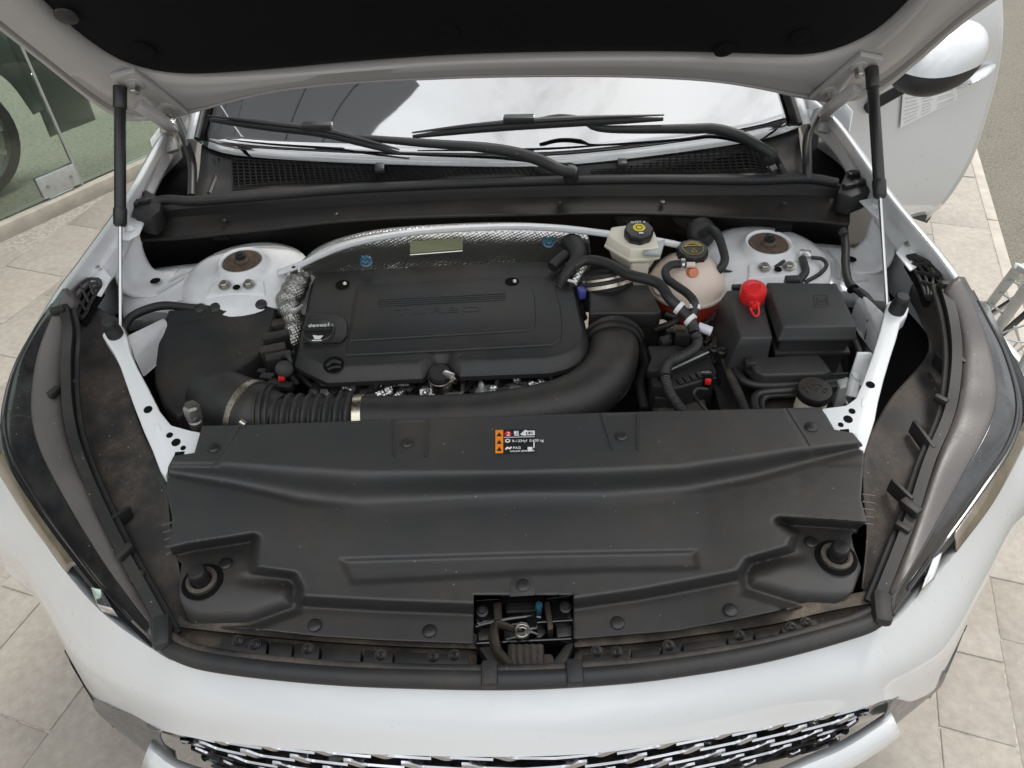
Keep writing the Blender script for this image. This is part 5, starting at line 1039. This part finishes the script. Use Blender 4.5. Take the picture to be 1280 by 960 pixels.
# ================================================================== coolant tank
ctk = thing('coolant_tank', 'round translucent coolant expansion tank with red coolant and black cap', 'coolant tank', P(858, 400, .75))
tc_ = P(858, 358, .868); prof = []
for k in range(17):
    a = math.pi/2-k/16*math.pi*.485; prof.append((.079*math.cos(a), .072*math.sin(a)))
prof = list(reversed(prof)); sh = lathe('upper_shell', tc_, (0, 0, 1), prof, M['tank'], ctk, 40)
zb = prof[0][1]; lathe('weld_flange', tc_, (0, 0, 1), [(.0775, zb-.003), (.0825, zb-.003), (.0825, zb+.003), (.0775, zb+.003)], M['tank'], ctk, 40)
lathe('lower_shell', tc_, (0, 0, 1), [(.0, -.075), (.04, -.070), (.062, -.055), (.073, -.035), (.077, zb-.002)], M['coolant'], ctk, 40)
rings('side_lobe', [[P(x, y, .885) for x, y in ((812, 352), (830, 348), (832, 372), (818, 366))], [P(x, y, .83) for x, y in ((812, 352), (830, 348), (832, 376), (816, 370))]], M['tank'], ctk, bevel=.006)
cc = tc_+Vector((.005, .012, .066)); kp = lathe('cap', cc, (0, -.1, 1), [(.027, -.002), (.031, .002), (.031, .016), (.028, .020), (0, .021)], M['satin'], ctk, 48, ribs=10, ribd=.03)
n_ = Vector((0, -.1, 1)).normalized(); yv = Vector((0, 1, .1)).normalized(); tcap = cc+n_*.0212
lathe('printed_ring', tcap, n_, [(.0215, 0), (.0215, .0004), (.0203, .0004), (.0203, 0)], M['gold'], kp, 40, cap=False)
for k in range(9):
    a = R(20+k*17.5); flat('printed_letter', [tcap+n_*.0003+Vector((math.cos(a), math.sin(a), .1*math.sin(a)))*r+Vector((-math.sin(a), math.cos(a), 0))*w for r, w in ((.0135, -.0017), (.0185, -.0017), (.0185, .0017), (.0135, .0017))], M['gold'], kp, .0004)
flat('printed_bar', [tcap+n_*.0003+Vector((x, 0, 0))+yv*y for x, y in ((-.016, .006), (.016, .006), (.016, .0085), (-.016, .0085))], M['gold'], kp, .0004)
for a, b in (((-.006, -.014), (.0, -.003)), ((.0, -.003), (.006, -.014)), ((.006, -.014), (-.006, -.014))): tube('printed_triangle', [tcap+n_*.0004+Vector((a[0], 0, 0))+yv*a[1], tcap+n_*.0004+Vector((b[0], 0, 0))+yv*b[1]], .0007, M['gold'], kp, 6, 3, smooth_path=False)
lathe('orange_boss', P(866, 341, .93)+Vector((0, .004, -.004)), (.1, -.75, .6), [(.013, -.01), (.013, .004), (.009, .009), (0, .010)], M['orange'], ctk, 18)
lathe('hose_nipple', P(859, 331, .945), (-1, .1, 0), [(.006, -.015), (.006, .02)], M['tank'], ctk, 12)
# ---- coolant hoses
HZ = .94
h1 = thing('coolant_hose', 'short curved black hose from the orange boss on the coolant tank', 'hose', P(850, 360, .90))
tube('hose', W([(856, 330, .946), (840, 331, .95), (832, 338, .95), (834, 348, .95), (845, 357, .95), (858, 366, .95), (867, 376, .95), (868, 387, .94), (864, 396, .93)]), .0082, M['hose'], h1, 14, 70)
ringc('spring_clamp', P(853, 330, .946), (-1, .1, 0), .0092, .008, M['silver'], h1); obox('clamp_ear', P(854, 326, .96), (1, 0, 0), (0, 1, 0), (0, 0, 1), (.008, .006, .008), M['silver'], h1, bevel=.001)
ringc('hose_clip', P(868, 384, .941), (-.1, -.6, -.5), .0095, .009, M['white'], h1)
h2 = thing('coolant_hose', 'long black hose running from behind the engine cover past the coolant tank, corrugated lower end', 'hose', P(840, 460, .80))
tube('hose', W([(716, 334, .93), (735, 325, .94), (760, 330, .945), (785, 343, .95), (812, 350, .955), (826, 357, .955), (836, 372, .95), (848, 384, .94), (861, 397, .93), (866, 408, .92), (868, 416, .915)]), [.009, .0105, .0108, .0105, .010, .0102, .0105], M['hose'], h2, 16, 110)
tube('corrugated_sleeve', W([(868, 416, .915), (872, 426, .905), (868, 436, .90), (852, 446, .895), (838, 453, .89), (832, 462, .885), (832, 474, .88), (837, 490, .87), (846, 505, .86), (858, 520, .85)]), .0092, M['hose'], h2, 14, 260, corr=.0012, corn=46)
for q, d in (((849, 385, .94), (.6, -.5, -.3)), ((863, 400, .928), (.5, -.6, -.3))): k_ = ringc('hose_clip', P(*q), d, .0116, .009, M['white'], h2)
ringc('tape_band', P(831, 472, .88), (0, -.8, -.2), .0112, .004, M['void'], h2)
lathe('tape_tag', P(880, 411, .91), (.8, -.3, -.2), [(.009, -.012), (.009, .014)], M['tape'], h2, 14)
h3 = thing('loom', 'thick dark wiring loom rising behind the engine cover', 'wiring loom', P(710, 340, .85))
tube('loom_tube', W([(712, 300, .93), (720, 310, .935), (722, 322, .935), (714, 334, .93), (706, 345, .92), (700, 358, .90)]), [.022, .021, .018, .013, .010, .009], M['rubber'], h3, 14, 50, corr=.001, corn=20)
tube('branch', W([(708, 318, .93), (698, 326, .925), (690, 334, .92)]), .012, M['rubber'], h3, 10, 14)
tube('foil_wrap', W([(730, 332, .925), (722, 345, .915), (716, 356, .905)]), .009, M['foil'], h3, 10, 20); obox('white_clip', P(714, 351, .915), (1, -.4, 0), (.4, 1, 0), (0, 0, 1), (.014, .005, .005), M['white'], h3)
h4 = thing('grommet_hose', 'black rubber hose leaving the firewall grommet beside the coolant tank', 'hose', P(895, 320, .85))
tube('hose', W([(880, 292, .935), (890, 288, .95), (898, 296, .95), (903, 310, .94), (906, 324, .93), (902, 334, .92), (896, 340, .91)]), [.011, .0105, .009, .0088, .0088], M['hose'], h4, 12, 40)
lathe('grommet', P(878, 290, .925), (.2, -.7, .5), [(.032, -.012), (.032, 0), (.026, .008), (.018, .012)], M['rubber'], h4, 22)
# ================================================================== fuse box and battery
fb = thing('fuse_box', 'black lidded fuse box with latch beside the white inner wing', 'fuse box', P(1010, 440, .68))
fp = [P(x, y, .935) for x, y in ((959, 352), (1046, 353), (1072, 407), (979, 408))]
fl_ = rings('lid', [[p for p in outset(fp, -.006)], [p-Vector((0, 0, .002)) for p in fp], [p-Vector((0, 0, .020)) for p in outset(fp, .002)], [p-Vector((0, 0, .026)) for p in outset(fp, .005)], [p-Vector((0, 0, .032)) for p in outset(fp, .005)]], M['lid'], fb, bevel=.0022)
rings('box_body', [[p-Vector((0, 0, .033)) for p in outset(fp, -.002)], [Vector((p.x, p.y, .70)) for p in outset(fp, -.012)]], M['plastic'], fb, bevel=.004)
rings('body_rim', [[p-Vector((0, 0, .060)) for p in outset(fp, .003)], [p-Vector((0, 0, .070)) for p in outset(fp, .003)]], M['plastic'], fb, bevel=.002)
lt = obox('latch', P(1025, 411, .915), (1, -.04, 0), (.04, 1, 0), (0, 0, 1), (.034, .018, .02), M['satin'], fl_, bevel=.003); obox('latch_slot', P(1025, 410, .9255), (1, -.04, 0), (.04, 1, 0), (0, 0, 1), (.022, .010, .003), M['void'], fl_, bevel=0)
obox('hinge_lug', P(990, 351, .93), (1, -.04, 0), (.04, 1, 0), (0, 0, 1), (.028, .016, .018), M['plastic'], fl_, bevel=.003)
for k in range(3):
    pp_ = [P(x, y, .9353) for x, y in ((1017+k*4, 369+k*3), (1034-k*2, 369+k*3), (1036-k*2, 383-k*3), (1019+k*4, 384-k*3))]
    for a, b in zip(pp_, pp_[1:]+pp_[:1]): rod('embossed_line', a, b, .0007, M['satin'], fl_, 6)
fpx = [P(x, y, .915) for x, y in ((909, 362), (951, 362), (966, 421), (926, 422))]
f2 = thing('terminal_box', 'smaller black terminal box under a red flip cap next to the fuse box', 'terminal box', P(930, 430, .70))
rings('cover', [[p for p in outset(fpx, -.004)], [p-Vector((0, 0, .002)) for p in fpx], [p-Vector((.004, 0, .022)) for p in outset(fpx, .003)], [Vector((p.x-(.03 if p.x < fpx[0].x+.03 else 0), p.y, .72)) for p in outset(fpx, .006)]], M['lid'], f2, bevel=.0025)
obox('clip_window', P(952, 428, .885), (1, -.03, 0), (.03, 1, 0), (0, 0, 1), (.026, .02, .022), M['plastic'], f2, bevel=.003); obox('hinge_lug', P(921, 360, .908), (1, 0, 0), (0, 1, 0), (0, 0, 1), (.02, .012, .012), M['plastic'], f2)
rcp = lathe('red_terminal_cap', P(939, 374, .915), (0, -.1, 1), [(.0235, 0), (.0255, .006), (.0245, .026), (.022, .031), (.012, .033), (.010, .031), (.006, .031), (0, .031)], M['red'], f2, 32)
tube('strap', W([(938, 384, .93), (939, 388, .925), (944, 395, .921), (948, 393, .922), (948, 384, .93), (945, 377, .94)]), .0022, M['red'], rcp, 8, 30); obox('strap_hinge', P(943, 381, .93), (1, .3, 0), (-.3, 1, 0), (0, 0, 1), (.016, .014, .012), M['red'], rcp)
bt = thing('battery_tray', 'black battery tray with raised rims and small lid in front of the fuse box', 'battery tray', P(990, 490, .70))
prism('base', [(882, 447), (1048, 441), (1066, 500), (1060, 530), (905, 530)], .795, .68, M['plastic'], bt, bevel=.004)
pl = prism('lid', [(934, 447), (1024, 442), (1040, 464), (1030, 467), (954, 469), (944, 463)], .868, .835, M['lid'], bt, bevel=.004, seg=3)
tube('rim', W([(926, 446, .845), (934, 462, .845), (950, 474, .845), (990, 475, .845), (1056, 471, .845)]), .008, M['satin'], bt, 10, 40, flat=.8)
tube('rim', W([(904, 446, .835), (913, 470, .835), (926, 500, .835), (936, 525, .835)]), .009, M['dusty'], bt, 10, 30)
tube('rim', W([(914, 450, .842), (922, 468, .842), (936, 479, .842), (965, 482, .842), (1055, 477, .842)]), .008, M['plastic'], bt, 10, 40)
tube('pocket_rim', W([(948, 520, .84), (943, 505, .84), (946, 494, .84), (960, 490, .84), (995, 488, .84)]), .008, M['satin'], bt, 10, 30)
tube('pocket_rim', W([(957, 520, .835), (952, 506, .835), (956, 497, .835), (968, 494, .835), (1000, 493, .835)]), .006, M['plastic'], bt, 10, 30)
prism('pocket_floor', [(955, 494), (1010, 492), (1020, 525), (955, 525)], .815, .79, M['plastic'], bt, bevel=.003)
obox('lid_tab', P(937, 454, .866), (1, 0, 0), (0, 1, 0), (0, 0, 1), (.02, .02, .014), M['plastic'], pl, bevel=.003); obox('white_sticker', P(937, 441, .869), (1, -.05, 0), (.05, 1, 0), (0, 0, 1), (.024, .006, .002), M['tape'], bt, bevel=0)
bar('tray_edge', P(955, 473, .85), P(1060, 469, .85), .006, .012, M['plastic'], bt)
prism('side_post', [(1046, 474), (1060, 470), (1064, 482), (1050, 486)], .85, .80, M['galv'], bt, bevel=.003)
wr = thing('washer_filler', 'round black washer fluid cap on a pale neck at the bracket corner', 'washer filler', P(1016, 505, .78))
lathe('neck', P(1016, 497, .845), (0, -.05, 1), [(.027, -.07), (.027, -.004), (.026, 0)], M['cream'], wr, 28)
kp = lathe('cap', P(1016, 494, .848), (0, -.08, 1), [(.029, 0), (.0305, .002), (.0305, .014), (.029, .017), (.0, .018)], M['satin'], wr, 36)
n_ = Vector((0, -.08, 1)).normalized(); cz = P(1016, 494, .848)+n_*.0183; yv = Vector((0, 1, .08)).normalized()
for pts in (((-.012, .008), (-.006, .0), (.0, -.006)), ((.0, -.006), (.007, .0), (.014, .006)), ((-.012, .008), (0, .013), (.014, .006)), ((-.004, -.002), (0, .002), (.005, -.001)), ((0, .004), (0, .012)), ((.012, -.003), (.02, -.001), (.018, -.009), (.010, -.010), (.012, -.003)), ((-.020, .004), (-.019, .0)), ((-.017, -.004), (-.015, -.009))):
    tube('embossed_symbol', [cz+Vector((x, 0, 0))+yv*y for x, y in pts], .0009, M['galv'] if False else M['dusty'], kp, 6, 8, smooth_path=False)
obox('arm', P(1045, 482, .84), (1, .1, 0), (-.1, 1, 0), (0, 0, 1), (.05, .02, .014), M['plastic'], wr, bevel=.004)
# engine control unit with connectors
ecu = thing('control_unit', 'black control unit with ribbed face and small red connector lock beside the battery tray', 'control unit', P(850, 480, .70))
prism('housing', [(812, 466), (886, 440), (896, 463), (893, 472), (845, 486), (815, 482)], .85, .76, M['plastic'], ecu, bevel=.004)
prism('top_bracket', [(809, 432), (846, 431), (872, 437), (886, 439), (836, 462), (818, 464), (808, 462), (814, 448)], .868, .845, M['plastic'], ecu, bevel=.004)
bar('bright_edge', P(836, 463, .869), P(886, 440, .869), .003, .003, M['galv'], ecu, bevel=.0008)
for k in range(4): bar('rib', P(848+k*8, 474-k*2.8, .852), P(853+k*8, 480-k*2.4, .852), .010, .004, M['satin'], ecu, bevel=.001)
prism('front_step', [(815, 486), (884, 474), (890, 484), (850, 497), (818, 498)], .825, .76, M['plastic'], ecu, bevel=.003)
prism('front_step', [(816, 500), (880, 498), (888, 520), (815, 522)], .80, .74, M['dusty'], ecu, bevel=.003)
obox('connector', P(884, 473, .845), (.95, .2, 0), (-.2, .95, 0), (0, 0, 1), (.026, .028, .02), M['gloss'], ecu, bevel=.003); obox('red_lock', P(885, 477, .858), (.97, -.1, 0), (.1, .97, 0), (0, 0, 1), (.011, .008, .010), M['red'], ecu, bevel=.0015)
tube('wire', W([(884, 487, .85), (872, 486, .855), (867, 493, .85), (874, 503, .83), (884, 514, .82)]), .0032, M['hose'], ecu, 8, 30)
for x, y in ((892, 437), (902, 440), (835, 425)): lathe('nut', P(x, y, .86), (0, -.2, 1), [(.009, -.01), (.009, .004), (.005, .006), (.005, .012), (0, .012)], M['plastic'], ecu, 10)
obox('relay', P(853, 420, .872), (.93, -.2, 0), (.2, .93, 0), (0, 0, 1), (.030, .034, .03), M['plastic'], ecu, bevel=.003); obox('relay_top', P(849, 411, .885), (.93, -.2, 0), (.2, .93, 0), (0, 0, 1), (.026, .012, .014), M['rust'], ecu, bevel=.003)
obox('connector', P(831, 428, .865), (.9, .3, 0), (-.3, .9, 0), (0, 0, 1), (.022, .02, .02), M['plastic'], ecu, bevel=.003); obox('connector', P(838, 417, .86), (.9, .3, 0), (-.3, .9, 0), (0, 0, 1), (.02, .014, .02), M['plastic'], ecu, bevel=.003)
# cables on the strut tower and down the inner wing
k1 = thing('ground_cable', 'thin black earth cable bolted to the strut tower next to the coolant tank', 'cable', P(950, 345, .88))
tube('cable', W([(898, 336, .90), (915, 341, .895), (940, 343, .893), (960, 339, .90), (972, 332, .91), (980, 326, .915)]), .0042, M['hose'], k1, 10, 40); rod('eyelet_post', P(981, 326, .902), P(982, 316, .925), .006, M['zinc'], k1, 8)
k2 = thing('battery_cable', 'pair of black battery cables with terminal boot on the strut tower by the fuse box', 'cable', P(1005, 345, .88))
tube('cable', W([(1003, 323, .915), (1006, 333, .915), (1007, 340, .91), (1002, 347, .905), (997, 354, .90)]), .0078, M['hose'], k2, 12, 30); tube('cable', W([(1014, 322, .91), (1028, 324, .91), (1033, 332, .905), (1025, 342, .90), (1006, 353, .895)]), .0042, M['hose'], k2, 10, 30); obox('terminal', P(1006, 319, .915), (1, -.3, 0), (.3, 1, 0), (0, 0, 1), (.022, .024, .016), M['silver'], k2, bevel=.004)
k3 = thing('wing_loom', 'black wiring loom clipped down the white inner wing beside the fuse box', 'wiring loom', P(1080, 400, .80))
tube('loom_tube', W([(1055, 292, .93), (1057, 310, .915), (1057, 335, .90), (1062, 355, .89), (1075, 365, .885), (1087, 378, .885), (1091, 398, .88), (1087, 420, .86), (1083, 442, .83)]), .0082, M['hose'], k3, 12, 70, corr=.0006, corn=60)
for q in ((1066, 361, .89), (1091, 400, .88)): ringc('loom_tie', P(*q), (.2, -.8, -.2), .0098, .006, M['void'], k3)
lathe('loom_anchor', P(1054, 290, .94), (0, -.6, .6), [(.009, -.005), (.009, .003), (.004, .008)], M['rubber'], k3, 12)
k4 = thing('front_loom', 'black wiring loom lying along the apron behind the air filter box', 'wiring loom', P(170, 410, .80))
tube('loom_tube', W([(155, 412, .875), (162, 398, .88), (180, 388, .885), (205, 382, .888), (235, 384, .888), (262, 386, .886)]), [.008, .009, .009, .008, .007], M['rubber'], k4, 10, 40)
fv = thing('service_valve', 'silver hex service valve standing behind the radiator cover corner', 'valve', P(246, 534, .85))
va, vb = P(247, 537, .88), P(238, 505, .94); d = (vb-va); Lv = d.length
lathe('stem', va, d, [(.008, 0), (.011, Lv*.2), (.011, Lv*.35), (.009, Lv*.4), (.0125, Lv*.45), (.0125, Lv*.62)], M['alloy'], fv, 16, sharp=25); lathe('hex_cap', va+d*.6, d, [(.0135, 0), (.0135, Lv*.3), (.011, Lv*.38), (0, Lv*.39)], M['steel'], fv, 6, sharp=20)
wt2 = thing('white_tag', 'plain white plastic plate behind the bracket beside the battery tray', 'plate', P(1066, 470, .80))
rings('plate', [[P(x, y, z_)+Vector((0, -.002, 0)) for x, y, z_ in ((1072, 441, .92), (1090, 441, .92), (1082, 480, .86), (1058, 484, .86))], [P(x, y, z_)+Vector((0, .003, 0)) for x, y, z_ in ((1072, 441, .92), (1090, 441, .92), (1082, 480, .86), (1058, 484, .86))]], M['bright'], wt2, bevel=.001)
tube('plate_rib', W([(1064, 496, .86), (1068, 476, .88), (1072, 470, .89)]), .010, M['ecoat'], wt2, 10, 14)
# lint and blossom bits lying on the cover

random.seed(5)
for pts, r_ in (([(360, 400, .80), (372, 425, .82), (366, 450, .82), (380, 478, .80)], .008), ([(345, 478, .80), (372, 470, .83), (392, 484, .82), (420, 488, .81)], .006), ([(800, 430, .80), (806, 455, .81), (800, 480, .80), (806, 512, .79)], .009), ([(818, 412, .83), (838, 405, .84), (846, 398, .84), (830, 392, .85)], .007), ([(893, 455, .82), (888, 440, .83), (896, 425, .83), (890, 405, .82)], .008), ([(880, 430, .81), (900, 418, .82), (914, 430, .80)], .006),
               ([(1068, 425, .80), (1075, 445, .80), (1070, 470, .79)], .006), ([(700, 332, .88), (712, 345, .88), (722, 372, .87), (730, 398, .86)], .007), ([(640, 320, .86), (670, 316, .88), (700, 318, .88), (716, 326, .88)], .006), ([(580, 486, .83), (600, 490, .84), (640, 484, .84), (676, 480, .83)], .004)):
    tube('hose', W(pts), r_, M['hose'], en, 10, 30, corr=.0006, corn=18)
for k in range(26):   # foil and fasteners glinting below the cover's front edge
    x = random.uniform(392, 690); y = interp([(392, 487), (525, 486), (600, 482), (690, 472)], x)+random.uniform(-2, 7); c = P(x, y, .845)
    d = Vector((random.uniform(-1, 1), random.uniform(-1, 0), random.uniform(.3, 1))).normalized()
    if k % 3 == 0: obox('foil_scrap', c, *frame(d), (random.uniform(.014, .034), random.uniform(.008, .016), .003), M['foil'], en, bevel=.001)
    elif k % 3 == 1: lathe('fastener', c, d, [(.006, 0), (.006, .007), (.004, .009), (.004, .014), (0, .015)], M['silver'], en, 8)
    else: obox('connector', c, *frame(d), (random.uniform(.012, .026), .012, .014), M['plastic'], en, bevel=.002)
